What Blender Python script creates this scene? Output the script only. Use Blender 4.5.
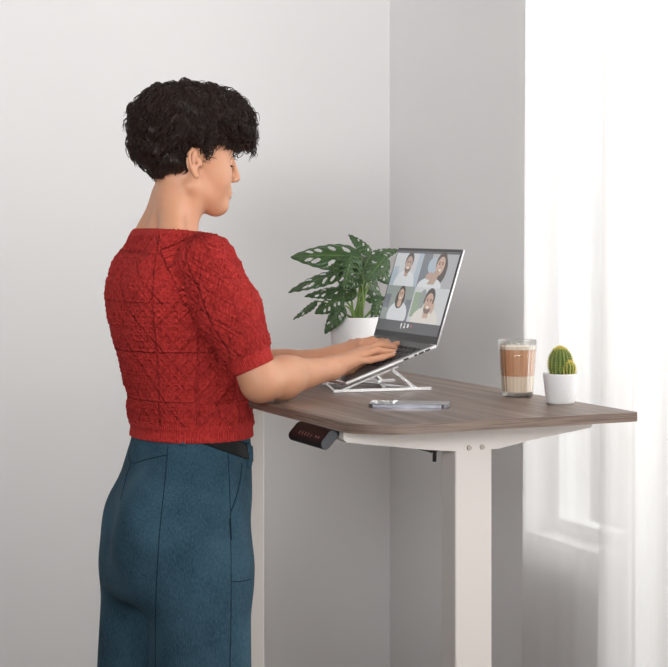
import bpy, bmesh, math, random
import numpy as np
from mathutils import Vector, Matrix
from mathutils.bvhtree import BVHTree
random.seed(7); np.random.seed(7)
for o in list(bpy.data.objects): bpy.data.objects.remove(o, do_unlink=True)
S = bpy.context.scene
COL = S.collection
PI = math.pi

# ------------------------------------------------------------------ camera, world, lights, exposure
H = 1.41; FPX = 1700.0; HZ = 228.0
cam = bpy.data.cameras.new('camera'); camo = bpy.data.objects.new('camera', cam); COL.objects.link(camo)
camo.location = (0, 0, H); camo.rotation_euler = (PI/2, 0, 0)
cam.sensor_fit = 'HORIZONTAL'; cam.sensor_width = 36; cam.lens = 36*FPX/668
cam.shift_y = -(333.5-HZ)/668
cam.clip_start = 0.05
S.camera = camo
S.view_settings.view_transform = 'Standard'; S.view_settings.look = 'None'
S.view_settings.gamma = 1; S.view_settings.use_curve_mapping = False
S.view_settings.exposure = 0.0

TH = math.radians(24.2)                      # the desk, the room and the person share this heading
N = np.array([math.cos(TH), math.sin(TH)])   # away from the person, across the desk
L = np.array([-math.sin(TH), math.cos(TH)])  # along the desk, away from the camera

w = bpy.data.worlds.new('daylight'); S.world = w; w.use_nodes = True
nt = w.node_tree; nt.nodes.clear()
out = nt.nodes.new('ShaderNodeOutputWorld'); bg = nt.nodes.new('ShaderNodeBackground')
tc = nt.nodes.new('ShaderNodeTexCoord'); sx = nt.nodes.new('ShaderNodeSeparateXYZ')
nt.links.new(tc.outputs['Generated'], sx.inputs[0])
vm = nt.nodes.new('ShaderNodeVectorMath'); vm.operation = 'DOT_PRODUCT'; vm.inputs[1].default_value = (N[0], N[1], 0)
nt.links.new(tc.outputs['Generated'], vm.inputs[0])
rp = nt.nodes.new('ShaderNodeValToRGB'); nt.links.new(sx.outputs['Z'], rp.inputs[0])
mz = nt.nodes.new('ShaderNodeMapRange'); nt.links.new(sx.outputs['Z'], mz.inputs[0]); mz.inputs[1].default_value = -1
mz.inputs[2].default_value = 1; nt.links.new(mz.outputs[0], rp.inputs[0])
rp.color_ramp.elements[0].position = 0.35; rp.color_ramp.elements[0].color = (0.10, 0.072, 0.062, 1)
rp.color_ramp.elements[1].position = 0.62; rp.color_ramp.elements[1].color = (1.0, 1.0, 1.0, 1)
md = nt.nodes.new('ShaderNodeMapRange'); nt.links.new(vm.outputs['Value'], md.inputs[0])
WORLD_IN, WORLD_OUT = 0.37, 2.6
md.inputs[1].default_value = 0.1; md.inputs[2].default_value = 0.6; md.inputs[3].default_value = WORLD_IN; md.inputs[4].default_value = WORLD_OUT
nt.links.new(rp.outputs[0], bg.inputs[0]); nt.links.new(md.outputs[0], bg.inputs[1]); nt.links.new(bg.outputs[0], out.inputs[0])

CORNER = np.array([0.174, 5.30])             # the corner of the two walls
def WP(u, off=0.0):                          # a point on the window wall, u from the corner, off into the room
    p = CORNER - L*u - N*off
    return p
def area(name, loc, size, sy, power, look, col=(1, 1, 1), spread=180):
    d = bpy.data.lights.new(name, 'AREA'); d.shape = 'RECTANGLE'; d.size = size; d.size_y = sy; d.energy = power; d.color = col; d.spread = math.radians(spread)
    o = bpy.data.objects.new(name, d); COL.objects.link(o); o.location = loc
    o.rotation_euler = (Vector(look)-Vector(loc)).to_track_quat('-Z', 'Y').to_euler()
    return o
p = WP(1.9, -0.55)
t_ = p - N
area('window_daylight', (p[0], p[1], 1.75), 2.3, 2.1, 60, (t_[0], t_[1], 1.45), (1.0, 0.985, 0.97))
# the second window of the same wall, beside the camera on the right
p = WP(4.5, -0.30)
area('second_window_daylight', (p[0], p[1], 1.25), 1.9, 1.9, 48, (-0.05, 3.2, 1.05), (1.0, 0.985, 0.96))
# added fill lamp high behind the camera, narrow beam brightening the upper walls
area('upper_wall_fill', (-0.9, -1.2, 2.30), 1.8, 1.0, 25, (-0.4, 5.0, 2.50), (0.955, 0.98, 1.0), 54)

# ------------------------------------------------------------------ materials
MATS = {}
def mat(name, col, rough=0.6, metal=0.0, bump=None, var=None, spec=0.5, emit=None, trans=0, sheen=0, sss=0, coat=0):
    m = bpy.data.materials.new(name); m.use_nodes = True; t = m.node_tree
    b = t.nodes['Principled BSDF']
    b.inputs['Base Color'].default_value = (*col, 1); b.inputs['Roughness'].default_value = rough; b.inputs['Metallic'].default_value = metal
    b.inputs['Specular IOR Level'].default_value = spec
    if trans: b.inputs['Transmission Weight'].default_value = trans
    if sheen: b.inputs['Sheen Weight'].default_value = sheen
    if coat: b.inputs['Coat Weight'].default_value = coat
    if sss:
        b.inputs['Subsurface Weight'].default_value = sss; b.inputs['Subsurface Radius'].default_value = (1, .35, .18); b.inputs['Subsurface Scale'].default_value = .012
    if emit:
        b.inputs['Emission Color'].default_value = (*col, 1); b.inputs['Emission Strength'].default_value = emit
    tcn = t.nodes.new('ShaderNodeTexCoord')
    if var:   # (scale, amount)
        n = t.nodes.new('ShaderNodeTexNoise'); n.inputs['Scale'].default_value = var[0]; n.inputs['Detail'].default_value = 4
        t.links.new(tcn.outputs['Object'], n.inputs['Vector'])
        mx = t.nodes.new('ShaderNodeMix'); mx.data_type = 'RGBA'
        c2 = var[2] if len(var) > 2 else tuple(max(0, c*(1-var[1])) for c in col)
        c1 = tuple(min(1, c*(1+var[1])) for c in col)
        mx.inputs[6].default_value = (*c1, 1); mx.inputs[7].default_value = (*c2, 1)
        t.links.new(n.outputs['Fac'], mx.inputs[0]); t.links.new(mx.outputs[2], b.inputs['Base Color'])
    if bump:  # (scale, strength, distance)
        n = t.nodes.new('ShaderNodeTexNoise'); n.inputs['Scale'].default_value = bump[0]; n.inputs['Detail'].default_value = 3
        t.links.new(tcn.outputs['Object'], n.inputs['Vector'])
        bp = t.nodes.new('ShaderNodeBump'); bp.inputs['Strength'].default_value = bump[1]; bp.inputs['Distance'].default_value = bump[2]
        t.links.new(n.outputs['Fac'], bp.inputs['Height']); t.links.new(bp.outputs[0], b.inputs['Normal'])
    MATS[name] = m
    return m

mat('wall_paint', (0.80, 0.785, 0.775), 0.9, bump=(60, .08, .002), spec=.2)
mat('ceiling_paint', (0.85, 0.84, 0.83), 0.9)
mat('floor_wood', (0.14, 0.075, 0.052), 0.55, var=(3, .25))
mat('cream_metal', (0.84, 0.79, 0.745), 0.42, bump=(400, .03, .001))
mat('steel', (0.40, 0.35, 0.31), 0.35, 1.0)
mat('silver', (0.74, 0.74, 0.75), 0.32, 0.85)
mat('white_silver', (0.86, 0.86, 0.87), 0.25, 0.8)
mat('black_plastic', (0.018, 0.016, 0.017), 0.38)
mat('dark_red_plastic', (0.009, 0.004, 0.004), 0.5, spec=.2)
mat('grey_plastic', (0.075, 0.08, 0.09), 0.5)
mat('mark_red', (0.45, 0.22, 0.20), 0.5)
mat('deck_grey', (0.16, 0.155, 0.16), 0.45, 0.6)
mat('key_black', (0.02, 0.02, 0.022), 0.5)
mat('bezel', (0.035, 0.036, 0.04), 0.35)
mat('window_frame', (0.85, 0.85, 0.84), 0.5)
mat('white_ceramic', (0.86, 0.86, 0.86), 0.45, var=(30, .01))
mat('white_plastic', (0.78, 0.775, 0.77), 0.5)
mat('soil', (0.05, 0.035, 0.025), 1, bump=(90, .8, .01), var=(60, .5))
mat('stem_green', (0.16, 0.25, 0.06), 0.5, var=(25, .2))
mat('cactus_green', (0.10, 0.17, 0.035), 0.6, var=(60, .3))
mat('cactus_spine', (0.86, 0.72, 0.20), 0.6)
mat('belt_leather', (0.010, 0.010, 0.011), 0.6, bump=(180, .15, .001), spec=.25)
mat('eye_white', (0.8, 0.78, 0.76), 0.2)
mat('iris', (0.08, 0.04, 0.02), 0.2)
mat('lash', (0.012, 0.008, 0.007), 0.6)
mat('nail', (0.78, 0.50, 0.42), 0.3)
mat('shoe', (0.75, 0.74, 0.72), 0.6)
mat('phone_side', (0.30, 0.30, 0.34), 0.22, 0.9)
mat('phone_glass', (0.02, 0.02, 0.024), 0.08, coat=1)
mat('skin', (0.64, 0.315, 0.185), 0.48, sss=.12, var=(14, .07), bump=(220, .10, .001))
mat('lip', (0.54, 0.22, 0.18), 0.4)
mat('hair', (0.021, 0.011, 0.008), 0.46, var=(60, .6), spec=.26)
mat('coffee', (0.66, 0.34, 0.18), 0.5)
mat('milk', (0.90, 0.74, 0.58), 0.5)
mat('foam', (0.92, 0.82, 0.70), 0.7)

def wood(nm='desk_wood', sc=(42, 2.2, 60), cols=((0.085, 0.052, 0.038, 1), (0.19, 0.132, 0.103, 1), (0.29, 0.215, 0.175, 1))):
    m = bpy.data.materials.new(nm); m.use_nodes = True; t = m.node_tree; b = t.nodes['Principled BSDF']
    tcn = t.nodes.new('ShaderNodeTexCoord'); mp = t.nodes.new('ShaderNodeMapping')
    mp.inputs['Scale'].default_value = sc
    t.links.new(tcn.outputs['Object'], mp.inputs['Vector'])
    n = t.nodes.new('ShaderNodeTexNoise'); n.inputs['Scale'].default_value = 1.0; n.inputs['Detail'].default_value = 7; n.inputs['Roughness'].default_value = .62; n.inputs['Distortion'].default_value = .5
    t.links.new(mp.outputs[0], n.inputs['Vector'])
    r = t.nodes.new('ShaderNodeValToRGB'); t.links.new(n.outputs['Fac'], r.inputs[0])
    e = r.color_ramp.elements; e[0].position = .30; e[0].color = cols[0]; e[1].position = .72; e[1].color = cols[2]
    k = e.new(.5); k.color = cols[1]
    t.links.new(r.outputs[0], b.inputs['Base Color'])
    bp = t.nodes.new('ShaderNodeBump'); bp.inputs['Strength'].default_value = .12; bp.inputs['Distance'].default_value = .001
    t.links.new(n.outputs['Fac'], bp.inputs['Height']); t.links.new(bp.outputs[0], b.inputs['Normal'])
    b.inputs['Roughness'].default_value = .42
    MATS[nm] = m
wood()
wood('desk_wood_edge', (7, 7, 420), ((0.07, 0.042, 0.030, 1), (0.22, 0.155, 0.12, 1), (0.36, 0.27, 0.22, 1)))

def knit():
    m = bpy.data.materials.new('red_knit'); m.use_nodes = True; t = m.node_tree; b = t.nodes['Principled BSDF']
    def nd(k, **kw):
        x = t.nodes.new(k)
        for a, v in kw.items(): setattr(x, a, v)
        return x
    uv = nd('ShaderNodeUVMap'); uv.uv_map = 'UVMap'
    sp = nd('ShaderNodeSeparateXYZ'); t.links.new(uv.outputs[0], sp.inputs[0])
    rib = nd('ShaderNodeAttribute', attribute_name='rib')
    def math_(op, a, c, clamp=False):
        x = nd('ShaderNodeMath', operation=op); x.use_clamp = clamp
        for i, v in enumerate((a, c)):
            if v is None: continue
            if hasattr(v, 'links'): t.links.new(v, x.inputs[i])
            else: x.inputs[i].default_value = v
        return x.outputs[0]
    # stitches: little v shapes, about 3.4 mm wide
    su = math_('SINE', math_('MULTIPLY', sp.outputs[0], 2*PI/0.0034), None)
    vv = math_('ADD', sp.outputs[1], math_('MULTIPLY', math_('ABSOLUTE', su, None), 0.0011))
    sv = math_('SINE', math_('MULTIPLY', vv, 2*PI/0.0030), None)
    st = math_('MULTIPLY', math_('ADD', su, sv), 0.5)
    rb = math_('SINE', math_('MULTIPLY', sp.outputs[0], 2*PI/0.0052), None)
    mx = nd('ShaderNodeMix'); t.links.new(rib.outputs['Fac'], mx.inputs[0]); t.links.new(st, mx.inputs[2]); t.links.new(rb, mx.inputs[3])
    n = nd('ShaderNodeTexNoise'); n.inputs['Scale'].default_value = 500; tcn = nd('ShaderNodeTexCoord'); t.links.new(tcn.outputs['Object'], n.inputs['Vector'])
    isl = nd('ShaderNodeAttribute', attribute_name='sleeve')
    U, V = sp.outputs[0], sp.outputs[1]
    def trw(x, p): return math_('DIVIDE', math_('PINGPONG', x, p/2), p/2)
    def rdg(x, wd):
        r_ = nd('ShaderNodeMapRange', interpolation_type='SMOOTHSTEP'); t.links.new(x, r_.inputs[0]); r_.inputs[1].default_value = 1-wd; r_.inputs[2].default_value = 1-wd*.35
        return r_.outputs[0]
    MX = lambda a, c: math_('MAXIMUM', a, c)
    def lat(kv, p, wd, off=0):
        a_ = math_('ADD', math_('ADD', U, math_('MULTIPLY', V, kv)), off); b_ = math_('ADD', math_('SUBTRACT', U, math_('MULTIPLY', V, kv)), off)
        return MX(rdg(trw(a_, p), wd), rdg(trw(b_, p), wd))
    frame = MX(rdg(trw(math_('ADD', U, .012), .0430*2), .07), rdg(trw(math_('ADD', V, .09), .100), .06))
    eye = math_('MULTIPLY', rdg(trw(U, .0145), .55), rdg(trw(V, .0125), .5))
    tor = math_('SUBTRACT', math_('ADD', math_('ADD', lat(.86, .086, .14), math_('MULTIPLY', lat(.86, .0287, .30, .007), .45)), math_('MULTIPLY', eye, -.5)), math_('MULTIPLY', frame, 1.3))
    slv = math_('SUBTRACT', math_('ADD', math_('ADD', lat(.66, .045, .22), math_('MULTIPLY', lat(.66, .015, .35, .004), .4)), math_('MULTIPLY', eye, -.5)), math_('MULTIPLY', rdg(trw(math_('ADD', U, .01), .050), .10), 1.2))
    ms = nd('ShaderNodeMix'); t.links.new(isl.outputs['Fac'], ms.inputs[0]); t.links.new(tor, ms.inputs[2]); t.links.new(slv, ms.inputs[3])
    notrib = math_('SUBTRACT', 1.0, rib.outputs['Fac'])
    big = math_('MULTIPLY', math_('MULTIPLY', ms.outputs[0], notrib), 2.9)
    hsum = math_('ADD', big, math_('ADD', math_('MULTIPLY', mx.outputs[0], .5), math_('MULTIPLY', n.outputs['Fac'], 0.5)))
    bp = nd('ShaderNodeBump'); bp.inputs['Strength'].default_value = 1; bp.inputs['Distance'].default_value = .0022
    t.links.new(hsum, bp.inputs['Height']); t.links.new(bp.outputs[0], b.inputs['Normal'])
    n2 = nd('ShaderNodeTexNoise'); n2.inputs['Scale'].default_value = 160; t.links.new(tcn.outputs['Object'], n2.inputs['Vector'])
    r = nd('ShaderNodeValToRGB'); t.links.new(n2.outputs['Fac'], r.inputs[0])
    e = r.color_ramp.elements; e[0].position = .3; e[0].color = (0.50, 0.031, 0.028, 1); e[1].position = .7; e[1].color = (0.66, 0.054, 0.048, 1)
    t.links.new(r.outputs[0], b.inputs['Base Color'])
    b.inputs['Roughness'].default_value = .9; b.inputs['Specular IOR Level'].default_value = .15; b.inputs['Sheen Weight'].default_value = 0
    MATS['red_knit'] = m
knit()

def denim():
    m = bpy.data.materials.new('denim'); m.use_nodes = True; t = m.node_tree; b = t.nodes['Principled BSDF']
    tcn = t.nodes.new('ShaderNodeTexCoord')
    mp = t.nodes.new('ShaderNodeMapping'); mp.inputs['Scale'].default_value = (500, 500, 130); t.links.new(tcn.outputs['Object'], mp.inputs[0])
    n = t.nodes.new('ShaderNodeTexNoise'); n.inputs['Scale'].default_value = 1; n.inputs['Detail'].default_value = 3; t.links.new(mp.outputs[0], n.inputs[0])
    n2 = t.nodes.new('ShaderNodeTexNoise'); n2.inputs['Scale'].default_value = 9; n2.inputs['Detail'].default_value = 4; t.links.new(tcn.outputs['Object'], n2.inputs[0])
    ad = t.nodes.new('ShaderNodeMath'); ad.operation = 'ADD'; t.links.new(n.outputs['Fac'], ad.inputs[0]); t.links.new(n2.outputs['Fac'], ad.inputs[1])
    r = t.nodes.new('ShaderNodeValToRGB'); hf = t.nodes.new('ShaderNodeMath'); hf.operation = 'MULTIPLY'; hf.inputs[1].default_value = .5
    t.links.new(ad.outputs[0], hf.inputs[0]); t.links.new(hf.outputs[0], r.inputs[0])
    e = r.color_ramp.elements; e[0].position = .36; e[0].color = (0.018, 0.050, 0.076, 1); e[1].position = .66; e[1].color = (0.056, 0.122, 0.172, 1)
    t.links.new(r.outputs[0], b.inputs['Base Color'])
    bp = t.nodes.new('ShaderNodeBump'); bp.inputs['Strength'].default_value = .3; bp.inputs['Distance'].default_value = .001
    t.links.new(n.outputs['Fac'], bp.inputs['Height']); t.links.new(bp.outputs[0], b.inputs['Normal'])
    b.inputs['Roughness'].default_value = .85; b.inputs['Specular IOR Level'].default_value = .2; b.inputs['Sheen Weight'].default_value = 0
    MATS['denim'] = m
denim()
mat('denim_seam', (0.010, 0.028, 0.042), 0.85, spec=.2)
mat('denim_edge', (0.045, 0.10, 0.14), 0.85, spec=.2)

def leafm():
    m = bpy.data.materials.new('leaf'); m.use_nodes = True; t = m.node_tree; b = t.nodes['Principled BSDF']
    uv = t.nodes.new('ShaderNodeUVMap'); uv.uv_map = 'UVMap'
    sp = t.nodes.new('ShaderNodeSeparateXYZ'); t.links.new(uv.outputs[0], sp.inputs[0])
    ab = t.nodes.new('ShaderNodeMath'); ab.operation = 'ABSOLUTE'; t.links.new(sp.outputs[1], ab.inputs[0])
    # veins slanting off the midrib
    mu = t.nodes.new('ShaderNodeMath'); mu.operation = 'MULTIPLY'; mu.inputs[1].default_value = -.45; t.links.new(ab.outputs[0], mu.inputs[0])
    su = t.nodes.new('ShaderNodeMath'); su.operation = 'ADD'; t.links.new(sp.outputs[0], su.inputs[0]); t.links.new(mu.outputs[0], su.inputs[1])
    fr = t.nodes.new('ShaderNodeMath'); fr.operation = 'MULTIPLY'; fr.inputs[1].default_value = 2*PI*8; t.links.new(su.outputs[0], fr.inputs[0])
    si = t.nodes.new('ShaderNodeMath'); si.operation = 'SINE'; t.links.new(fr.outputs[0], si.inputs[0])
    mid = t.nodes.new('ShaderNodeMath'); mid.operation = 'LESS_THAN'; mid.inputs[1].default_value = .05; t.links.new(ab.outputs[0], mid.inputs[0])
    mx = t.nodes.new('ShaderNodeMix'); mx.data_type = 'RGBA'; mx.inputs[6].default_value = (0.026, 0.066, 0.018, 1); mx.inputs[7].default_value = (0.10, 0.18, 0.045, 1)
    n = t.nodes.new('ShaderNodeTexNoise'); n.inputs['Scale'].default_value = 25; tcn = t.nodes.new('ShaderNodeTexCoord'); t.links.new(tcn.outputs['Object'], n.inputs[0])
    m2 = t.nodes.new('ShaderNodeMix'); m2.data_type = 'RGBA'; m2.inputs[7].default_value = (0.050, 0.110, 0.022, 1)
    t.links.new(mid.outputs[0], mx.inputs[0]); t.links.new(mx.outputs[2], m2.inputs[6])
    h2 = t.nodes.new('ShaderNodeMath'); h2.operation = 'MULTIPLY'; h2.inputs[1].default_value = .6; t.links.new(n.outputs['Fac'], h2.inputs[0]); t.links.new(h2.outputs[0], m2.inputs[0])
    t.links.new(m2.outputs[2], b.inputs['Base Color'])
    bp = t.nodes.new('ShaderNodeBump'); bp.inputs['Strength'].default_value = .5; bp.inputs['Distance'].default_value = .0012
    t.links.new(si.outputs[0], bp.inputs['Height']); t.links.new(bp.outputs[0], b.inputs['Normal'])
    b.inputs['Roughness'].default_value = .36
    MATS['leaf'] = m
leafm()

def thin_glass(name, tint, gloss=.12, rough=.02):
    m = bpy.data.materials.new(name); m.use_nodes = True; t = m.node_tree; t.nodes.clear()
    o = t.nodes.new('ShaderNodeOutputMaterial'); mx = t.nodes.new('ShaderNodeMixShader'); tr = t.nodes.new('ShaderNodeBsdfTransparent'); gl = t.nodes.new('ShaderNodeBsdfGlossy')
    tr.inputs[0].default_value = (*tint, 1); gl.inputs['Roughness'].default_value = rough
    lw = t.nodes.new('ShaderNodeLayerWeight'); lw.inputs[0].default_value = .35
    ml = t.nodes.new('ShaderNodeMath'); ml.operation = 'MULTIPLY_ADD'; ml.inputs[1].default_value = .55; ml.inputs[2].default_value = gloss*.3; t.links.new(lw.outputs['Fresnel'], ml.inputs[0])
    t.links.new(ml.outputs[0], mx.inputs[0]); t.links.new(tr.outputs[0], mx.inputs[1]); t.links.new(gl.outputs[0], mx.inputs[2]); t.links.new(mx.outputs[0], o.inputs[0])
    MATS[name] = m
thin_glass('pane_glass', (.97, .98, .98)); thin_glass('cup_glass', (.985, .985, .975), .08)

def sheer():
    m = bpy.data.materials.new('sheer_fabric'); m.use_nodes = True; t = m.node_tree; t.nodes.clear()
    o = t.nodes.new('ShaderNodeOutputMaterial')
    df = t.nodes.new('ShaderNodeBsdfDiffuse'); df.inputs[0].default_value = (.86, .845, .835, 1)
    tl = t.nodes.new('ShaderNodeBsdfTranslucent'); tl.inputs[0].default_value = (.90, .885, .875, 1)
    tr = t.nodes.new('ShaderNodeBsdfTransparent')
    a = t.nodes.new('ShaderNodeMixShader'); a.inputs[0].default_value = .5
    c = t.nodes.new('ShaderNodeMixShader'); c.inputs[0].default_value = .36
    t.links.new(df.outputs[0], a.inputs[1]); t.links.new(tl.outputs[0], a.inputs[2])
    t.links.new(a.outputs[0], c.inputs[1]); t.links.new(tr.outputs[0], c.inputs[2]); t.links.new(c.outputs[0], o.inputs[0])
    MATS['sheer_fabric'] = m
sheer()

# ------------------------------------------------------------------ helpers
def link(name, me, m, parent=None, smooth=True, loc=None, rot=None):
    ms = m if isinstance(m, (list, tuple)) else [m]
    for x in ms: me.materials.append(MATS[x])
    if smooth:
        me.polygons.foreach_set('use_smooth', [True]*len(me.polygons))
    o = bpy.data.objects.new(name, me); COL.objects.link(o)
    if parent: o.parent = parent
    if loc is not None: o.location = loc
    if rot is not None: o.rotation_euler = rot
    return o
def fin(name, bm, m, parent=None, smooth=False, loc=None, rot=None, angle=None):
    bmesh.ops.recalc_face_normals(bm, faces=bm.faces)
    me = bpy.data.meshes.new(name); bm.to_mesh(me); bm.free()
    o = link(name, me, m, parent, smooth, loc, rot)
    if angle:
        me.set_sharp_from_angle(angle=math.radians(angle))
    return o
def thing(name, label, cat, loc=(0, 0, 0), rotz=0, group=None):
    o = bpy.data.objects.new(name, None); COL.objects.link(o); o.location = loc; o.rotation_euler = (0, 0, rotz)
    o.empty_display_size = .05
    return tag(o, label, cat, group)
def tag(o, label, cat, group=None):
    o['label'] = label; o['category'] = cat
    if group: o['group'] = group
    return o
def structure(o, label=None):
    o['kind'] = 'structure'
    if label: o['label'] = label
    return o
def add_box(bm, x0, x1, y0, y1, z0, z1, bev=0, seg=2):
    r = bmesh.ops.create_cube(bm, size=1)
    bmesh.ops.scale(bm, vec=(x1-x0, y1-y0, z1-z0), verts=r['verts'])
    bmesh.ops.translate(bm, vec=((x0+x1)/2, (y0+y1)/2, (z0+z1)/2), verts=r['verts'])
    if bev:
        es = list({e for v in r['verts'] for e in v.link_edges})
        rr = bmesh.ops.bevel(bm, geom=es, offset=bev, segments=seg, affect='EDGES', profile=.5)
    return r
def add_prism(bm, pts, axis, a0, a1):
    """pts: 2D outline; axis 0/1/2: extrusion axis"""
    def mk(p, a):
        if axis == 0: return (a, p[0], p[1])
        if axis == 1: return (p[0], a, p[1])
        return (p[0], p[1], a)
    v0 = [bm.verts.new(mk(p, a0)) for p in pts]; v1 = [bm.verts.new(mk(p, a1)) for p in pts]
    bm.faces.new(v0); bm.faces.new(v1[::-1])
    n = len(pts)
    for i in range(n): bm.faces.new((v0[i], v1[i], v1[(i+1) % n], v0[(i+1) % n]))
def add_lathe(bm, prof, n=48, flute=0, fa=0, cap=True):
    rings = []
    for r, z in prof:
        ring = []
        for i in range(n):
            a = 2*PI*i/n; rr = r*(1+(fa*math.cos(flute*a) if flute else 0))
            ring.append(bm.verts.new((rr*math.cos(a), rr*math.sin(a), z)))
        rings.append(ring)
    for k in range(len(rings)-1):
        for i in range(n): bm.faces.new((rings[k][i], rings[k][(i+1) % n], rings[k+1][(i+1) % n], rings[k+1][i]))
    if cap:
        if prof[0][0] > 1e-5: bm.faces.new(rings[0][::-1])
        if prof[-1][0] > 1e-5: bm.faces.new(rings[-1])
def add_tube(bm, pts, r, n=8, caps=True):
    pts = [Vector(p) for p in pts]; rs = r if isinstance(r, (list, tuple)) else [r]*len(pts)
    rings = []; up = Vector((0, 0, 1)); prev = None
    for i, p in enumerate(pts):
        t = (pts[min(i+1, len(pts)-1)]-pts[max(i-1, 0)])
        if t.length < 1e-9: t = Vector((0, 0, 1))
        t.normalize()
        if prev is None:
            a = t.cross(up)
            if a.length < .1: a = t.cross(Vector((1, 0, 0)))
        else:
            a = prev - t*prev.dot(t)
            if a.length < 1e-6: a = t.cross(up)
        a.normalize(); prev = a; b = t.cross(a)
        rings.append([bm.verts.new(p+(a*math.cos(2*PI*k/n)+b*math.sin(2*PI*k/n))*rs[i]) for k in range(n)])
    for i in range(len(rings)-1):
        for k in range(n): bm.faces.new((rings[i][k], rings[i][(k+1) % n], rings[i+1][(k+1) % n], rings[i+1][k]))
    if caps: bm.faces.new(rings[0][::-1]); bm.faces.new(rings[-1])

def ray(px, py): return np.array([(px-334)/FPX, 1.0, -(py-HZ)/FPX])
def on_plane(px, py, z):      # world point on a horizontal plane
    d = ray(px, py); t = (z-H)/d[2]; return np.array([d[0]*t, t, z])

# ------------------------------------------------------------------ room shell
# shell frame: root rotation TH, x = N, y = L, origin at the corner
RZ = TH
def room_obj(name, boxes, m, label=None):
    bm = bmesh.new()
    for b in boxes: add_box(bm, *b)
    o = fin(name, bm, m, loc=(CORNER[0], CORNER[1], 0), rot=(0, 0, RZ))
    return structure(o, label)
CEIL = 2.7
room_obj('floor', [(-4.6, .0, -7.0, 0, -.05, 0)], 'floor_wood', 'dark floor below the frame')
room_obj('ceiling', [(-4.6, .2, -7.0, .2, CEIL, CEIL+.05)], 'ceiling_paint')
room_obj('wall_left', [(-4.6, .2, 0, .12, 0, CEIL)], 'wall_paint', 'white wall behind the person')
WX0, WX1, WX2, WX3 = .83, 1.30, 1.34, 2.95   # window, pier, glass door along the wall
room_obj('wall_right', [(0, .2, -WX0, 0, 0, CEIL), (0, .2, -WX1, -WX0, 0, .60), (0, .2, -WX3, -WX0, 2.45, CEIL), (0, .2, -3.5, -WX3, 0, CEIL), (0, .2, -7.0, -5.5, 0, CEIL), (0, .2, -5.5, -3.5, 0, .25), (0, .2, -5.5, -3.5, 2.3, CEIL)], 'wall_paint', 'white wall with the window, right of the corner')
def window(name, y0, y1, z0, z1):
    bm = bmesh.new(); t = .035
    add_box(bm, .08, .13, y0, y1, z0, z0+t); add_box(bm, .08, .13, y0, y1, z1-t, z1)
    add_box(bm, .08, .13, y0, y0+t, z0+t, z1-t); add_box(bm, .08, .13, y1-t, y1, z0+t, z1-t)
    f = structure(fin(name, bm, 'window_frame', loc=(CORNER[0], CORNER[1], 0), rot=(0, 0, RZ)))
    g = bmesh.new(); add_box(g, .10, .106, y0+t, y1-t, z0+t, z1-t)
    fin('pane', g, 'pane_glass', f)
    return f
window('window_1', -WX1, -WX0, .60, 2.45)
window('door_1', -WX3, -WX2, 0.0, 2.45)
window('window_2', -5.5, -3.5, .25, 2.3)
room_obj('trim_1', [(.0, .2, -WX2, -WX1, 0, 2.45)], 'window_frame', 'white post between the window and the glass door')
# sheer curtains: gathered sheets hanging from above the frame
def curtain(name, label, u0, u1, off, amp, waves, drift, ph=0, thick_edge=True):
    bm = bmesh.new(); nu, nz = int((u1-u0)*190), 40
    g = []
    for j in range(nz+1):
        z = .015 + (2.6-.015)*j/nz; row = []
        for i in range(nu+1):
            s = i/nu; u = u0+(u1-u0)*s
            k = 1-.5*(z/2.6)
            wv = amp*(math.sin(2*PI*waves*s+ph)+.45*math.sin(2*PI*waves*2.3*s+1.3+ph+.5*math.sin(z*1.7)))*(0.7+.5*k)
            uu = u + drift*(1-z/2.0)*(1-s)
            row.append(bm.verts.new((-(off+wv), -uu, z)))
        g.append(row)
    for j in range(nz):
        for i in range(nu): bm.faces.new((g[j][i], g[j][i+1], g[j+1][i+1], g[j+1][i]))
    o = fin(name, bm, 'sheer_fabric', smooth=True, loc=(CORNER[0], CORNER[1], 0), rot=(0, 0, RZ))
    tag(o, label, 'curtain')
    # hem stitched double along the leading edge
    h = bmesh.new(); prev = None
    bmv = [v.co.copy() for v in o.data.vertices]
    for j in range(nz+1):
        p0 = bmv[j*(nu+1)]; q = bmv[j*(nu+1)+3]
        a = h.verts.new(p0+Vector((-.002, 0, 0))); b = h.verts.new(q+Vector((-.002, 0, 0)))
        if prev: h.faces.new((prev[0], prev[1], b, a))
        prev = (a, b)
    fin('edge_hem', h, 'sheer_fabric', o, smooth=True)
    return o
curtain('sheer_curtain', 'narrow sheer white curtain panel hanging beside the bare wall, left of the other curtain', .975, 1.46, .085, .005, 2.2, -.02)
curtain('sheer_curtain', 'wide sheer white curtain panel at the right edge, overlapping in front of the narrower one', 1.455, 3.05, .15, .010, 9, -.035, 1.2)

# ------------------------------------------------------------------ desk
DZ = 1.06; DT = .018
D0 = np.array([0.0467, 2.993])
DL, DD = 1.45, .583
desk = thing('standing_desk', 'height-adjustable standing desk with grey-brown wood top and cream metal legs', 'desk', (D0[0], D0[1], 0), TH)
def rounded(x0, x1, y0, y1, radii, n=10):
    cs = [(x0, y0, 180), (x1, y0, 270), (x1, y1, 0), (x0, y1, 90)]
    pts = []
    for (x, y, a0), r in zip(cs, radii):
        cx = x+r if x == x0 else x-r; cy = y+r if y == y0 else y-r
        for k in range(n+1):
            a = math.radians(a0+90*k/n); pts.append((cx+r*math.cos(a), cy+r*math.sin(a)))
    return pts
bm = bmesh.new()
add_prism(bm, rounded(0, DD, 0, DL, (.085, .004, .004, .085)), 2, DZ-DT, DZ)
es = [e for e in bm.edges if abs(e.verts[0].co.z-e.verts[1].co.z) < 1e-6]
bmesh.ops.bevel(bm, geom=es, offset=.0012, segments=2, affect='EDGES')
bmesh.ops.recalc_face_normals(bm, faces=bm.faces)
for f_ in bm.faces: f_.material_index = 0 if abs(f_.normal.z) > .9 else 1
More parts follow.
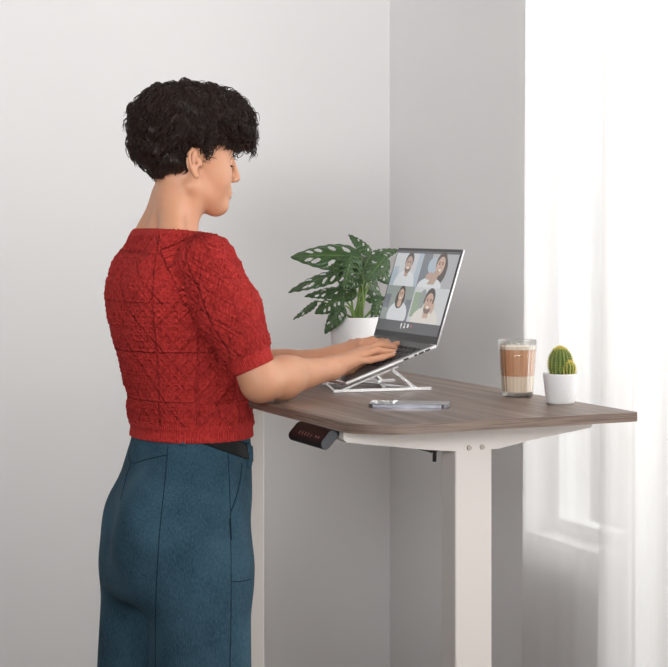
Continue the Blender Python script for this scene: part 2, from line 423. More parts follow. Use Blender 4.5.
fin('desktop', bm, ['desk_wood', 'desk_wood_edge'], desk, smooth=True, angle=35)
for li, (l0, l1, sgn) in enumerate(((.12, .176, 1), (1.2825, 1.3385, -1))):
    bm = bmesh.new(); add_box(bm, .2535, .3326, l0, l1, .06, DZ-DT-.003, .003)
    lg = fin('leg', bm, 'cream_metal', desk)
    b = bmesh.new(); add_box(b, .260, .327, l0+.006, l1-.006, .02, .5, .002); fin('inner_column', b, 'cream_metal', lg)
    # tapered side support under the top
    ly0, ly1 = (l0-.004, l0+.03) if sgn == 1 else (l1-.03, l1+.004)
    zt = DZ-DT-.0005
    bm = bmesh.new()
    prof = [(.020, zt-.004), (.024, zt), (.556, zt), (.560, zt-.004), (.552, zt-.022), (.40, zt-.042), (.345, zt-.052), (.25, zt-.052), (.19, zt-.046), (.026, zt-.024), (.020, zt-.018)]
    add_prism(bm, prof, 1, ly0, ly1)
    br = fin('side_support', bm, 'cream_metal', desk)
    fy = ly0 if sgn == 1 else ly1
    for bx in (.281, .309):
        b = bmesh.new()
        r = bmesh.ops.create_cone(b, cap_ends=True, segments=20, radius1=.0052, radius2=.0045, depth=.003)
        bmesh.ops.rotate(b, cent=(0, 0, 0), matrix=Matrix.Rotation(PI/2 if sgn == 1 else -PI/2, 3, 'X'), verts=b.verts)
        r = bmesh.ops.create_cone(b, cap_ends=True, segments=6, radius1=.0023, radius2=.0023, depth=.0042)
        bmesh.ops.rotate(b, cent=(0, 0, 0), matrix=Matrix.Rotation(PI/2, 3, 'X'), verts=r['verts'])
        bmesh.ops.translate(b, vec=(bx, fy-.0015*sgn, DZ-.0655), verts=b.verts)
        fin('bolt', b, 'steel', br)
    for tx in (.268, .325):
        b = bmesh.new(); add_box(b, tx-.006, tx+.006, fy-.004*sgn-.001, fy-.004*sgn+.001, zt-.006, zt, 0); fin('tab', b, 'steel', br)
    # foot
    bm = bmesh.new(); add_box(bm, .0, .583, l0-.002, l1+.002, 0.006, .05, .008, 3); ft = fin('foot', bm, 'cream_metal', desk)
    for fx in (.05, .53):
        b = bmesh.new(); r = bmesh.ops.create_cone(b, cap_ends=True, segments=16, radius1=.02, radius2=.02, depth=.008)
        bmesh.ops.translate(b, vec=(fx, (l0+l1)/2, .004), verts=b.verts); fin('leveller', b, 'black_plastic', ft)
bm = bmesh.new(); add_box(bm, .27, .33, .15, 1.30, DZ-DT-.035, DZ-DT-.004, .002); fin('crossbeam', bm, 'cream_metal', desk)
# black cable ties hanging below the top near the leg
bm = bmesh.new()
add_tube(bm, [(.195, .17, 1.03), (.20, .165, .992), (.222, .16, .986), (.248, .158, .990)], .003, 6)
add_tube(bm, [(.230, .158, .995), (.228, .156, .966)], .0038, 6)
add_tube(bm, [(.22, .158, .985), (.24, .156, .99)], .0025, 6)
fin('cable_tie', bm, 'black_plastic', desk, smooth=True)
bm = bmesh.new(); add_tube(bm, [(.08, .16, 1.035), (.085, .155, 1.013), (.10, .155, 1.012)], .004, 6); fin('cable_tie', bm, 'black_plastic', desk, smooth=True)

# control panel hanging under the front edge
cp = thing('control_panel', 'black height control panel with small marked buttons, fixed under the front edge of the desk', 'control panel', (D0[0], D0[1], 0), TH)
zt = DZ-DT
prof = []
c1, c2, rr = (.004, zt-.012), (-.010, zt-.027), .0105
dx, dz = c2[0]-c1[0], c2[1]-c1[1]; an = math.atan2(dz, dx)
for k in range(9): a = an-PI/2+PI*k/8; prof.append((c2[0]+rr*math.cos(a), c2[1]+rr*math.sin(a)))
for k in range(9): a = an+PI/2+PI*k/8; prof.append((c1[0]+rr*math.cos(a), c1[1]+rr*math.sin(a)))
bm = bmesh.new(); add_prism(bm, prof, 1, .130, .280); body_ = fin('housing', bm, 'dark_red_plastic', cp, smooth=True, angle=40)
bm = bmesh.new(); add_prism(bm, [((x-(c1[0]+c2[0])/2)*.93+(c1[0]+c2[0])/2, (z-(c1[1]+c2[1])/2)*.93+(c1[1]+c2[1])/2) for x, z in prof], 1, .1275, .1305)
fin('end_cap', bm, 'grey_plastic', cp)['label'] = 'grey end cap'
bm = bmesh.new(); add_box(bm, .0, .05, .135, .25, zt-.014, zt-.0006, .002); fin('mounting_plate', bm, 'black_plastic', cp)
nx, nz_ = math.cos(an+PI/2+PI), math.sin(an+PI/2+PI)   # outward from the button face
nx, nz_ = (-abs(math.sin(an)), math.cos(an)*1.0) if False else (nx, nz_)
face_n = Vector((math.cos(an-PI/2), 0, math.sin(an-PI/2)))
if face_n.x > 0: face_n = -face_n
ad = Vector((math.cos(an), 0, math.sin(an)))
for i, yy in enumerate((.150, .162, .184, .198, .211, .224, .238)):
    c = Vector(((c1[0]+c2[0])/2, yy, (c1[1]+c2[1])/2)) + face_n*(rr+.0002) + ad*.006
    b = bmesh.new()
    def quad(p, u_, v_): 
        vs = [b.verts.new(p+ad*s*v_+Vector((0, 1, 0))*t*u_) for s, t in ((-1, -1), (-1, 1), (1, 1), (1, -1))]; b.faces.new(vs)
    if i in (0, 1):      # arrow heads
        sg = 1 if i == 0 else -1
        vs = [b.verts.new(c+ad*(-.003*sg)), b.verts.new(c+ad*(.002*sg)+Vector((0, .0032, 0))), b.verts.new(c+ad*(.002*sg)-Vector((0, .0032, 0)))]; b.faces.new(vs)
    else:
        quad(c, .0009, .0028); quad(c+ad*.0028, .0018, .0006)
        if i > 2: quad(c-ad*.0028, .0018, .0006)
    fin('button_mark', b, 'mark_red', body_)

# ------------------------------------------------------------------ laptop on folding stand
lt = math.radians(22); LN = np.array([math.cos(lt), math.sin(lt)]); LL = np.array([-math.sin(lt), math.cos(lt)])
LP = np.array([.0274, 3.59]); LW, LDp = .342, .225; tilt = math.radians(19.4); lidt = math.radians(17.4)
LZ = 1.072
stand = thing('laptop_stand', 'silver folding metal laptop stand holding up the laptop', 'stand', (LP[0], LP[1], DZ), lt)
def P_st(px, py):   # desk surface point -> stand frame
    q = on_plane(px, py, DZ); r = np.array([q[0]-LP[0], q[1]-LP[1]]); return np.array([r@LN, r@LL])
def bar(bm, p, q, wd=.0075, ht=.0055):
    p = Vector(p); q = Vector(q); t = (q-p).normalized(); s = t.cross(Vector((0, 0, 1))).normalized()*wd/2; u = s.cross(t).normalized()*ht/2
    vs = []
    for c in (p, q): vs.append([bm.verts.new(c+s+u), bm.verts.new(c-s+u), bm.verts.new(c-s-u), bm.verts.new(c+s-u)])
    for i in range(4): bm.faces.new((vs[0][i], vs[0][(i+1) % 4], vs[1][(i+1) % 4], vs[1][i]))
    bm.faces.new(vs[0][::-1]); bm.faces.new(vs[1])
tt = math.tan(tilt)
def under(x): return .0040 + x*tt   # underside of the laptop, minus support thickness, above the desk
a0, a1 = P_st(333, 393.2), P_st(431, 390.3)
b0 = np.array([a0[0]+.003, .19]); b1 = np.array([.205, .215])
for k, (p0, p1) in enumerate(((a0, a1), (b0, b1))):
    bm = bmesh.new(); bar(bm, (p0[0], p0[1], .0045), (p1[0], p1[1], .0045)); rail = fin('base_rail', bm, 'white_silver', stand)
    bm = bmesh.new(); bar(bm, (p0[0]+.002, p0[1], .006), (p0[0]-.016, p0[1]+.003, .022), .010, .004); fin('front_lip', bm, 'white_silver', stand)
    yy = p0[1]*.4+p1[1]*.6
    bm = bmesh.new(); bar(bm, (p0[0]+.01, p0[1]+(.012 if k == 0 else 0), under(p0[0]+.01)+.001), (.135, yy+(.03 if k == 0 else -.02), under(.135)-.001), .009, .004); fin('support_arm', bm, 'white_silver', stand)
    bm = bmesh.new(); fx = p1[0]-.035; fy = p1[1]*.85+p0[1]*.15
    bar(bm, (fx, fy, .006), (.12, yy+(.024 if k == 0 else -.017), under(.12)-.002), .008, .005); fin('strut', bm, 'white_silver', stand)
bm = bmesh.new(); bar(bm, (.10, .03, .005), (.16, .20, .005), .009, .004); bar(bm, (.16, .03, .005), (.10, .20, .005), .009, .004); fin('cross_link', bm, 'white_silver', stand)

lap = thing('laptop', 'open silver and black laptop showing a video call with four people', 'laptop', (LP[0], LP[1], LZ), lt)
bm = bmesh.new(); add_box(bm, 0, LDp, 0, LW, .004, .0125, .003, 3)
base = fin('base', bm, 'silver', lap, smooth=True, rot=(0, -tilt, 0), angle=30)
bm = bmesh.new(); add_box(bm, .004, LDp-.004, .004, LW-.004, .0122, .0131, 0); fin('palm_deck', bm, 'deck_grey', base)['label'] = 'dark grey top deck'
bm = bmesh.new(); add_box(bm, .012, .072, .11, .215, .0131, .0134); fin('touchpad', bm, 'grey_plastic', base)
kb = None
for r in range(6):
    for c in range(14):
        y0 = .016 + c*.0226; x0 = .088 + r*.0195; hh = .0165 if r < 5 else .009
        if kb is None:
            bm = bmesh.new(); add_box(bm, 0, .0165, 0, .0195, 0, .0014, .0012, 1)
            kb = fin('key', bm, 'key_black', base, loc=(x0, y0, .0131))
        else:
            k = kb.copy(); COL.objects.link(k); k.parent = base; k.location = (x0, y0, .0131)
            if r == 5: k.scale = (.55, 1, 1)
for i, x in enumerate((.148, .172, .186, .202)):
    bm = bmesh.new(); add_box(bm, x-(.006 if i != 1 else .003), x+(.006 if i != 1 else .003), -.0006, .001, .0065, .0100); fin('port', bm, 'black_plastic', base)
for yy in (.05, LW-.05):
    for xx in (.02, LDp-.02):
        bm = bmesh.new(); add_box(bm, xx-.006, xx+.006, yy-.006, yy+.006, .0026, .0042); fin('rubber_foot', bm, 'black_plastic', base)
hx, hz = LDp*math.cos(tilt)-.0122*math.sin(tilt), LDp*math.sin(tilt)+.0122*math.cos(tilt)
bm = bmesh.new(); add_box(bm, 0, .005, 0, LW, -.004, .215, .002, 2)
lid = fin('lid', bm, 'silver', lap, smooth=True, loc=(hx+.001, 0, hz), rot=(0, lidt, 0), angle=30)
bm = bmesh.new(); add_box(bm, -.0008, .0006, .001, LW-.001, .0, .2145, 0)
fin('bezel', bm, 'bezel', lid)['label'] = 'black screen surround'
bm = bmesh.new(); add_tube(bm, [(0, .03, -.002), (0, LW-.03, -.002)], .0042, 10); fin('hinge', bm, 'deck_grey', lid, smooth=True)
EM = .74
def em(name, c, k=EM):
    m = bpy.data.materials.new(name); m.use_nodes = True; b = m.node_tree.nodes['Principled BSDF']
    b.inputs['Base Color'].default_value = (.02, .02, .02, 1); b.inputs['Roughness'].default_value = .25
    b.inputs['Emission Color'].default_value = (*c, 1); b.inputs['Emission Strength'].default_value = k
    MATS[name] = m
for nme, c in dict(sc_bar=(.115, .115, .125), sc_white=(.85, .85, .86), sc_red=(.75, .20, .18), sc_lg=(.62, .64, .66), sc_lb=(.46, .53, .60), sc_gg=(.33, .37, .35),
                   sc_dk=(.20, .22, .25), sc_skin=(.62, .42, .33), sc_skin2=(.52, .36, .29), sc_hair=(.085, .065, .06), sc_shirt=(.74, .76, .78), sc_green=(.33, .42, .30),
                   sc_beard=(.24, .16, .13), sc_wall=(.66, .67, .68), sc_grey=(.46, .46, .48), sc_smile=(.88, .84, .8), sc_pale=(.78, .74, .68)).items(): em(nme, c)
# screen coordinates: u 0..1 left to right for the user (far side to near side), v 0..1 bottom to top
SU0, SU1, SV0, SV1 = .006, LW-.006, .016, .208
def spt(u, v, d): return (-.0008-d, SU1-(SU1-SU0)*u, SV0+(SV1-SV0)*v)
class Pic:
    def __init__(s): s.bm = bmesh.new(); s.mats = []; s.d = .0003
    def mi(s, m):
        if m not in s.mats: s.mats.append(m)
        return s.mats.index(m)
    def poly(s, pts, m):
        f = s.bm.faces.new([s.bm.verts.new(spt(u, v, s.d)) for u, v in pts]); f.material_index = s.mi(m); s.d += .00006
    def ell(s, u, v, ru, rv, m, rot=0, n=20):
        c, q = math.cos(rot), math.sin(rot)
        s.poly([(u+ru*math.cos(a)*c-ru*math.sin(a)*q*(rv/ru)*.7, v+rv*math.sin(a)*c+rv*math.cos(a)*q*.9) for a in [2*PI*i/n for i in range(n)]], m)
    def clipell(s, u, v, ru, rv, m, box, n=24):
        x0, x1, y0, y1 = box
        s.poly([(min(max(u+ru*math.cos(a), x0), x1), min(max(v+rv*math.sin(a), y0), y1)) for a in [2*PI*i/n for i in range(n)]], m)
    def rect(s, x0, x1, y0, y1, m): s.poly([(x0, y0), (x1, y0), (x1, y1), (x0, y1)], m)
    def done(s, name, par): 
        me = bpy.data.meshes.new(name); s.bm.to_mesh(me); s.bm.free(); return link(name, me, s.mats, par, False)
VB, VM, VT = .135, .560, .970
pc = Pic(); pc.rect(0, 1, 0, 1, 'sc_bar'); scr = pc.done('screen', lid); scr['label'] = 'lit screen with a video call in four tiles'
def tile(x0, x1, y0, y1, bgm, fn):
    t = Pic(); t.d = .0007; t.rect(x0, x1, y0, y1, bgm); bx = (x0, x1, y0, y1); fn(t, bx); return t.done('video_tile', lid)
def face(t, u, v, s, skin, beard=False, tilt_=0):
    t.ell(u, v+.035*s, .062*s, .105*s, 'sc_hair', tilt_)
    t.ell(u, v-.005*s, .052*s, .098*s, skin, tilt_)
    if beard: t.ell(u, v-.058*s, .046*s, .050*s, 'sc_beard'); t.ell(u, v-.030*s, .040*s, .035*s, skin)
    for sgn in (-1, 1):
        t.ell(u+sgn*.020*s, v+.018*s, .009*s, .008*s, 'sc_hair'); t.ell(u+sgn*.020*s, v+.034*s, .013*s, .004*s, 'sc_hair')
    t.ell(u, v-.005*s, .006*s, .018*s, 'sc_skin2' if skin == 'sc_skin' else 'sc_skin')
    t.ell(u, v-.045*s, .020*s, .010*s, 'sc_smile')
def t1(t, b):
    t.rect(0, .10, b[2], .8, 'sc_lb'); t.rect(.38, .455, b[2], b[3], 'sc_lb')
    t.clipell(.24, .56, .17, .20, 'sc_shirt', b); t.rect(.21, .27, .68, .78, 'sc_skin2'); face(t, .245, .835, 1.05, 'sc_skin2', True)
def t2(t, b):
    t.rect(.46, .60, b[2], b[3], 'sc_dk'); t.ell(.64, .83, .075, .10, 'sc_lb'); t.clipell(.785, .78, .085, .17, 'sc_hair', b)
    t.clipell(.66, .565, .19, .12, 'sc_shirt', b); face(t, .76, .83, 1.2, 'sc_skin', False, -.2)
    t.poly([(.62, .60), (.73, .60), (.775, .72), (.74, .80), (.70, .75)], 'sc_skin2'); t.ell(.64, .70, .07, .045, 'sc_skin2', .4)
def t3(t, b):
    t.rect(0, .10, .28, .45, 'sc_dk'); t.rect(.36, .46, b[2], .40, 'sc_dk')
    t.clipell(.27, .20, .16, .17, 'sc_shirt', b); t.clipell(.26, .40, .075, .12, 'sc_hair', b); face(t, .265, .45, .82, 'sc_skin', False, .15)
    t.ell(.27, .345, .035, .05, 'sc_skin')
def t4(t, b):
    t.rect(.48, .60, .2, .5, 'sc_green'); t.ell(.62, .42, .05, .12, 'sc_gg')
    t.clipell(.73, .16, .21, .17, 'sc_pale', b); t.rect(.69, .77, .20, .32, 'sc_skin'); face(t, .735, .385, 1.25, 'sc_skin', True)
    t.ell(.81, .33, .026, .075, 'sc_skin'); t.ell(.665, .40, .010, .03, 'sc_hair'); t.ell(.80, .40, .010, .03, 'sc_hair')
tile(.0, .455, VM, VT, 'sc_lg', t1)['label'] = 'top left video tile, smiling bearded person in white shirt'
tile(.455, 1, VM, VT, 'sc_grey', t2)['label'] = 'top right video tile, person resting face on hand'
tile(.0, .46, VB, VM, 'sc_gg', t3)['label'] = 'bottom left video tile, person in white top'
tile(.46, 1, VB, VM, 'sc_wall', t4)['label'] = 'bottom right video tile, bearded person with hand at ear'
for i, u in enumerate((.40, .455, .51, .565)):
    t = Pic(); t.d = .0007; m = 'sc_white' if i < 3 else 'sc_red'; k = 1.0 if i < 3 else .6
    if i == 0: t.ell(u, .088, .012, .026, m); t.ell(u, .052, .006, .010, m)
    elif i == 1: t.ell(u, .100, .009, .018, m); t.ell(u, .065, .016, .014, m)
    elif i == 2: t.rect(u-.014, u+.014, .062, .108, m)
    else: t.ell(u, .085, .010*k*1.6, .020*k, m)
    t.done('call_button', lid)

# ------------------------------------------------------------------ phone
pq = on_plane(368, 408, DZ+.0); pr = on_plane(450, 409.2, DZ+.0)
pang = math.atan2(pr[1]-pq[1], pr[0]-pq[0])
ph = thing('smartphone', 'dark smartphone lying flat on the desk in front of the laptop', 'phone', (pq[0], pq[1], DZ), pang)
bm = bmesh.new(); add_prism(bm, rounded(0, .157, 0, .074, (.01,)*4, 6), 2, .0003, .0080)
bmesh.ops.bevel(bm, geom=[e for e in bm.edges if abs(e.verts[0].co.z-e.verts[1].co.z) < 1e-6], offset=.0012, segments=2, affect='EDGES')
pb = fin('body', bm, 'phone_side', ph, smooth=True, angle=50)
bm = bmesh.new(); add_prism(bm, rounded(.0015, .1555, .0015, .0725, (.009,)*4, 6), 2, .0079, .0084); fin('screen', bm, 'phone_glass', ph)
for x0, x1 in ((.004, .008), (.143, .147)):
    bm = bmesh.new(); add_box(bm, x0, x1, -.0003, .002, .001, .0072); fin('antenna_band', bm, 'black_plastic', pb)
bm = bmesh.new(); add_box(bm, .09, .112, -.0006, .001, .003, .0056, .0004); fin('side_button', bm, 'phone_side', pb)

# ------------------------------------------------------------------ latte glass
cx_, cy_ = .3821, 3.540
cup = thing('latte_glass', 'tall fluted glass of layered milky coffee near the back edge of the desk', 'glass', (cx_, cy_, DZ))
ro, rb_, hh = .0405, .0320, .117
bm = bmesh.new()
prof = [(rb_-.003, 0), (rb_, .0015)] + [(rb_+(ro-rb_)*s, .0015+(hh-.0015)*s) for s in (.1, .25, .4, .55, .7, .84)]
add_lathe(bm, prof, 120, 24, .012, cap=True)
add_lathe(bm, [(rb_+(ro-rb_)*s, .0015+(hh-.0015)*s) for s in (.84, .92, .985)]+[(ro-.0008, hh), (ro-.0018, hh-.001)]+[(rb_-.0022+(ro-rb_)*s, hh*s) for s in (.9, .5, .09)], 120, 0, 0, cap=False)
fin('glass_wall', bm, 'cup_glass', cup, smooth=True)
bm = bmesh.new(); add_lathe(bm, [(.0, .001), (rb_-.002, .002), (rb_-.001, .009), (0, .0095)], 64, cap=False); fin('thick_base', bm, 'cup_glass', cup, smooth=True)
def rin(z): return rb_-.0022+(ro-rb_)*z/hh
for nme, m, z0, z1 in (('milk_layer', 'milk', .0100, .0430), ('coffee_layer', 'coffee', .0432, .098), ('foam_layer', 'foam', .0982, .1045)):
    bm = bmesh.new(); add_lathe(bm, [(rin(z0), z0), (rin(z1), z1)], 96, 24, .004); fin(nme, bm, m, cup, smooth=True, angle=40)

# ------------------------------------------------------------------ cactus
kx, ky = .4520, 3.393
cac = thing('potted_cactus', 'small round cactus with a pup in a white pot beside the coffee glass', 'plant', (kx, ky, DZ))
bm = bmesh.new(); add_lathe(bm, [(.025, 0), (.0275, .001), (.0285, .004), (.0350, .056), (.0355, .0595), (.0345, .0605), (.0325, .0595), (.0315, .052), (0, .052)], 64, cap=False)
add_lathe(bm, [(0, .0002), (.025, 0)], 64, cap=False); fin('pot', bm, 'white_ceramic', cac, smooth=True, angle=60)
bm = bmesh.new(); add_lathe(bm, [(.0318, .050), (.0315, .0535), (.015, .055), (0, .0553)], 40, cap=False); fin('soil', bm, 'soil', cac, smooth=True)
def cactus_ball(name, c, r, hz_, ribs, rings):
    bm = bmesh.new(); n = ribs*8; rr = []
    for j in range(rings+1):
        a = -PI*.42 + (PI*.92)*j/rings; ring = []
        for i in range(n):
            t = 2*PI*i/n; k = 1+.075*math.cos(ribs*t)*math.cos(a)**.5 if math.cos(a) > 0 else 1
            q = r*max(math.cos(a), 0.0)**.72*k+.0003; ring.append(bm.verts.new((c[0]+q*math.cos(t), c[1]+q*math.sin(t), c[2]+hz_*math.sin(a))))
        rr.append(ring)
    for j in range(rings):
        for i in range(n): bm.faces.new((rr[j][i], rr[j][(i+1) % n], rr[j+1][(i+1) % n], rr[j+1][i]))
    bm.faces.new(rr[-1]); bm.faces.new(rr[0][::-1])
    o = fin(name, bm, 'cactus_green', cac, smooth=True)
    bm = bmesh.new()
    for j in range(17):
        a = -PI*.30+PI*.78*j/16
        for i in range(ribs):
            t = 2*PI*i/ribs; k = 1.07
            nrm = Vector((math.cos(a)*math.cos(t), math.cos(a)*math.sin(t), math.sin(a)))
            p = Vector((c[0]+r*math.cos(a)*k*math.cos(t), c[1]+r*math.cos(a)*k*math.sin(t), c[2]+hz_*math.sin(a)))
            for s in range(7):
                d = (nrm+Vector([random.uniform(-.8, .8) for _ in range(3)])).normalized()*random.uniform(.003, .0055)*(1+.4*(a > 1))
                e = Vector([random.uniform(-1, 1) for _ in range(3)]).cross(d).normalized()*.00045; f = e.cross(d).normalized()*.00045
                v = [bm.verts.new(p+e), bm.verts.new(p-e*.5+f*.87), bm.verts.new(p-e*.5-f*.87)]; tp = bm.verts.new(p+d)
                for q in range(3): bm.faces.new((v[q], v[(q+1) % 3], tp))
    sp = fin('spines', bm, 'cactus_spine', o); sp['kind'] = 'stuff'
cactus_ball('stem', (.0, 0, .0785), .0225, .0320, 18, 20)
cactus_ball('pup', (.014, -.014, .070), .0125, .0140, 13, 12)

# ------------------------------------------------------------------ monstera
mx_, my_ = .049, 4.15
mon = thing('potted_monstera', 'leafy green swiss cheese plant with holed leaves in a white pot behind the laptop', 'plant', (mx_, my_, DZ))
bm = bmesh.new(); add_lathe(bm, [(.046, 0), (.049, .001), (.050, .004), (.060, .128), (.0605, .1325), (.059, .1335), (.057, .132), (.055, .120), (0, .120)], 64, cap=False)
add_lathe(bm, [(0, .0002), (.046, 0)], 64, cap=False)
fin('pot', bm, 'white_plastic', mon, smooth=True, angle=60)
bm = bmesh.new(); add_lathe(bm, [(.0555, .118), (.055, .122), (.03, .125), (0, .126)], 40, cap=False); fin('soil', bm, 'soil', mon, smooth=True)
def mp_(px, py, dy):      # point in the plant's frame, dy = metres behind the pot's centre
    d = ray(px, py); t = (my_+dy); return Vector((d[0]*t-mx_, dy, H+d[2]*t-DZ))
def leaf(base, tip, width, facing, curl=.15, fold=.25, holes=5, seed=0):
    """base/tip points; facing = direction the upper side looks"""
    rnd = random.Random(seed)
    ax = tip-base; ln = ax.length; ax.normalize()
    fc = Vector(facing); fc = (fc-ax*fc.dot(ax)).normalized(); sd = ax.cross(fc).normalized()
    NU, NV = 64, 36
    def hw(s): # half width
        return width*.5*1.0*(math.sin(PI*min(1, s**.62))**.75)*(1-.05*s) if 0 < s < 1 else 0
    hl = []
    for sg in (-1, 1):
        for k in range(holes):
            s = .20+.62*(k+.3*rnd.random())/holes
            if rnd.random() < .38: continue
            hl.append((s, sg*(.44+.10*rnd.random()), .036+.012*rnd.random(), .20+.07*rnd.random(), sg))
            if rnd.random() < .2: hl.append((s+.05, sg*.16, .016, .06, sg))
    bm = bmesh.new(); uvl = bm.loops.layers.uv.new('UVMap'); V = {}
    def pos(s, v):
        x = v*hw(s); up = -curl*ln*(s*1.1)**2 + fold*abs(x) - .9*abs(x)*abs(v)*.5 + .0012*math.sin(s*2*PI*7)*abs(v)
        return base+ax*(ln*s)+sd*x+fc*(up+curl*ln*s*.5)
    def inhole(s, v):
        for hs, hv, rs, rv, sg in hl:
            ds = s-hs-.16*(abs(v)-abs(hv)); dv = v-hv
            if (ds/rs)**2+(dv/rv)**2 < 1: return True
        return False
    for i in range(NU):
        for j in range(NV):
            s0, s1 = i/NU, (i+1)/NU; v0, v1 = -1+2*j/NV, -1+2*(j+1)/NV
            sm, vm_ = (s0+s1)/2, (v0+v1)/2
            if inhole(sm, vm_): continue
            f = []
            for a, b_ in ((i, j), (i+1, j), (i+1, j+1), (i, j+1)):
                if (a, b_) not in V: V[(a, b_)] = bm.verts.new(pos(min(max(a/NU, .004), .996), -1+2*b_/NV))
                f.append(V[(a, b_)])
            try: fa = bm.faces.new(f)
            except ValueError: continue
            for lp, (a, b_) in zip(fa.loops, ((i, j), (i+1, j), (i+1, j+1), (i, j+1))): lp[uvl].uv = (a/NU, -1+2*b_/NV)
    bmesh.ops.smooth_vert(bm, verts=[v for v in bm.verts if v.is_boundary], factor=.5, use_axis_x=True, use_axis_y=True, use_axis_z=True)
    me = bpy.data.meshes.new('leaf'); bm.to_mesh(me); bm.free()
    o = link('leaf', me, 'leaf', mon, True)
    md_ = o.modifiers.new('thickness', 'SOLIDIFY'); md_.thickness = .0007
    return o
def stem(p0, p1, bulge=(0, 0, .02), r=.0019):
    bm = bmesh.new(); pts = []
    for k in range(13):
        s = k/12; pts.append(p0*(1-s)+p1*s+Vector(bulge)*math.sin(PI*s))
    add_tube(bm, pts, [r*(1.3-.5*k/12) for k in range(13)], 8); fin('stem', bm, 'stem_green', mon, smooth=True)
LF = [ # base px,py,dy  tip px,py,dy  width  facing  curl fold holes stem
 (362,258,-.02, 291,252,-.03, .090, (-.1,-.75,.65), .16, .25, 6),
 (343,272,-.02, 287,288,-.04, .055, (-.2,-.6,.8), .14, .2, 5),
 (346,290,-.03, 304,294,-.03, .046, (-.1,-.6,.8), .10, .2, 4),
 (343,297,-.05, 314,312,-.06, .055, (-.3,-.8,.6), .12, .2, 4),
 (317,301,-.04, 293,320,-.05, .026, (-.5,-.6,.6), -.02, .2, 3),
 (343,306,-.06, 324,333,-.08, .044, (-.4,-.9,.4), .10, .2, 4),
 (351,256,-.07, 344,290,-.08, .072, (.1,-1,.25), .10, .15, 4),
 (370,256,.00, 349,233,.03, .036, (.3,-.7,.5), .10, .5, 3),
 (369,258,.00, 399,246,.03, .044, (-.1,-.7,.75), .20, .2, 5),
 (386,256,-.03, 366,281,-.07, .058, (.2,-1,.3), .08, .2, 4),
 (376,266,.03, 394,284,.05, .050, (.3,-.8,.5), .12, .2, 4),
 (379,300,-.02, 374,327,-.02, .036, (.6,-.8,.2), .10, .3, 3),
 (362,278,-.05, 338,286,-.07, .042, (0,-.8,.6), .10, .2, 3),
 (356,291,-.03, 336,300,-.03, .038, (0,-.7,.7), .10, .2, 3),
 (366,300,.02, 388,296,.03, .030, (.1,-.6,.8), .15, .2, 3),
 (372,262,.04, 330,262,.07, .070, (-.1,-.6,.8), .12, .2, 5),
 (360,270,.05, 384,300,.09, .060, (.2,-.8,.5), .12, .2, 4),
]
for i, (bx, by, bd, tx, ty, td, wd, fc, cu, fo, ho) in enumerate(LF):
    b_, t2_ = mp_(bx, by, bd), mp_(tx, ty, td)
    leaf(b_, t2_, wd, fc, cu, fo, ho, i)
    root = Vector((.008+.012*math.sin(i*2.4), .012*math.cos(i*1.7), .122))
    stem(root, b_, (.012*math.sin(i*1.3), 0, .012), .0022)

# ------------------------------------------------------------------ the person: implicit surfaces in her own frame (a forward, b to her left, z up)
O = np.array([-.330, 3.520])
def W_(px, py, b):
    d = ray(px, py); t = (b+O@L)/(d[:2]@L); q = t*d[:2]-O
    return np.array([q@N, b, H+d[2]*t])
def scale_at(px, b): d = ray(px, 228); return ((b+O@L)/(d[:2]@L))/FPX
class G:   # grid
    def __init__(s, lo, hi, h):
        s.lo = np.array(lo, float); s.h = h; s.n = [int(math.ceil((b-a)/h))+1 for a, b in zip(lo, hi)]
        ax = [(s.lo[i]+h*np.arange(s.n[i])).astype(np.float32) for i in range(3)]
        s.A, s.B, s.Z = ax[0][:, None, None], ax[1][None, :, None], ax[2][None, None, :]
def ell(g, c, r, yaw=0):
    x, y, z = g.A-c[0], g.B-c[1], g.Z-c[2]
    if yaw: cs, sn = math.cos(yaw), math.sin(yaw); x, y = x*cs+y*sn, -x*sn+y*cs
    k0 = np.sqrt((x/r[0])**2+(y/r[1])**2+(z/r[2])**2); k1 = np.sqrt((x/r[0]**2)**2+(y/r[1]**2)**2+(z/r[2]**2)**2)+1e-6
    return k0*(k0-1)/k1
def cap(g, p, q, r1, r2):
    p = np.array(p, float); q = np.array(q, float); d = q-p; dd = d@d
    x, y, z = g.A-p[0], g.B-p[1], g.Z-p[2]
    h = np.clip((x*d[0]+y*d[1]+z*d[2])/dd, 0, 1)
    return np.sqrt((x-d[0]*h)**2+(y-d[1]*h)**2+(z-d[2]*h)**2)-(r1+(r2-r1)*h)
def smin(a, b, k):
    h = np.clip(.5+.5*(b-a)/k, 0, 1); return b*(1-h)+a*h-k*h*(1-h)
def smax(a, b, k): return -smin(-a, -b, k)
def stackf(g, rows, grow=0, p=2.05):
    """rows: (z, ca, cb, ra, rb)"""
    rows = sorted(rows); zs = [r[0] for r in rows]
    f = [np.interp(g.Z.ravel(), zs, [r[i] for r in rows])[None, None, :] for i in range(1, 5)]
    x = np.abs(g.A-f[0])/(f[2]+grow); y = np.abs(g.B-f[1])/(f[3]+grow)
    k = (x**p+y**p)**(1/p)
    return (k-1)*np.minimum(f[2], f[3]).astype(np.float32)
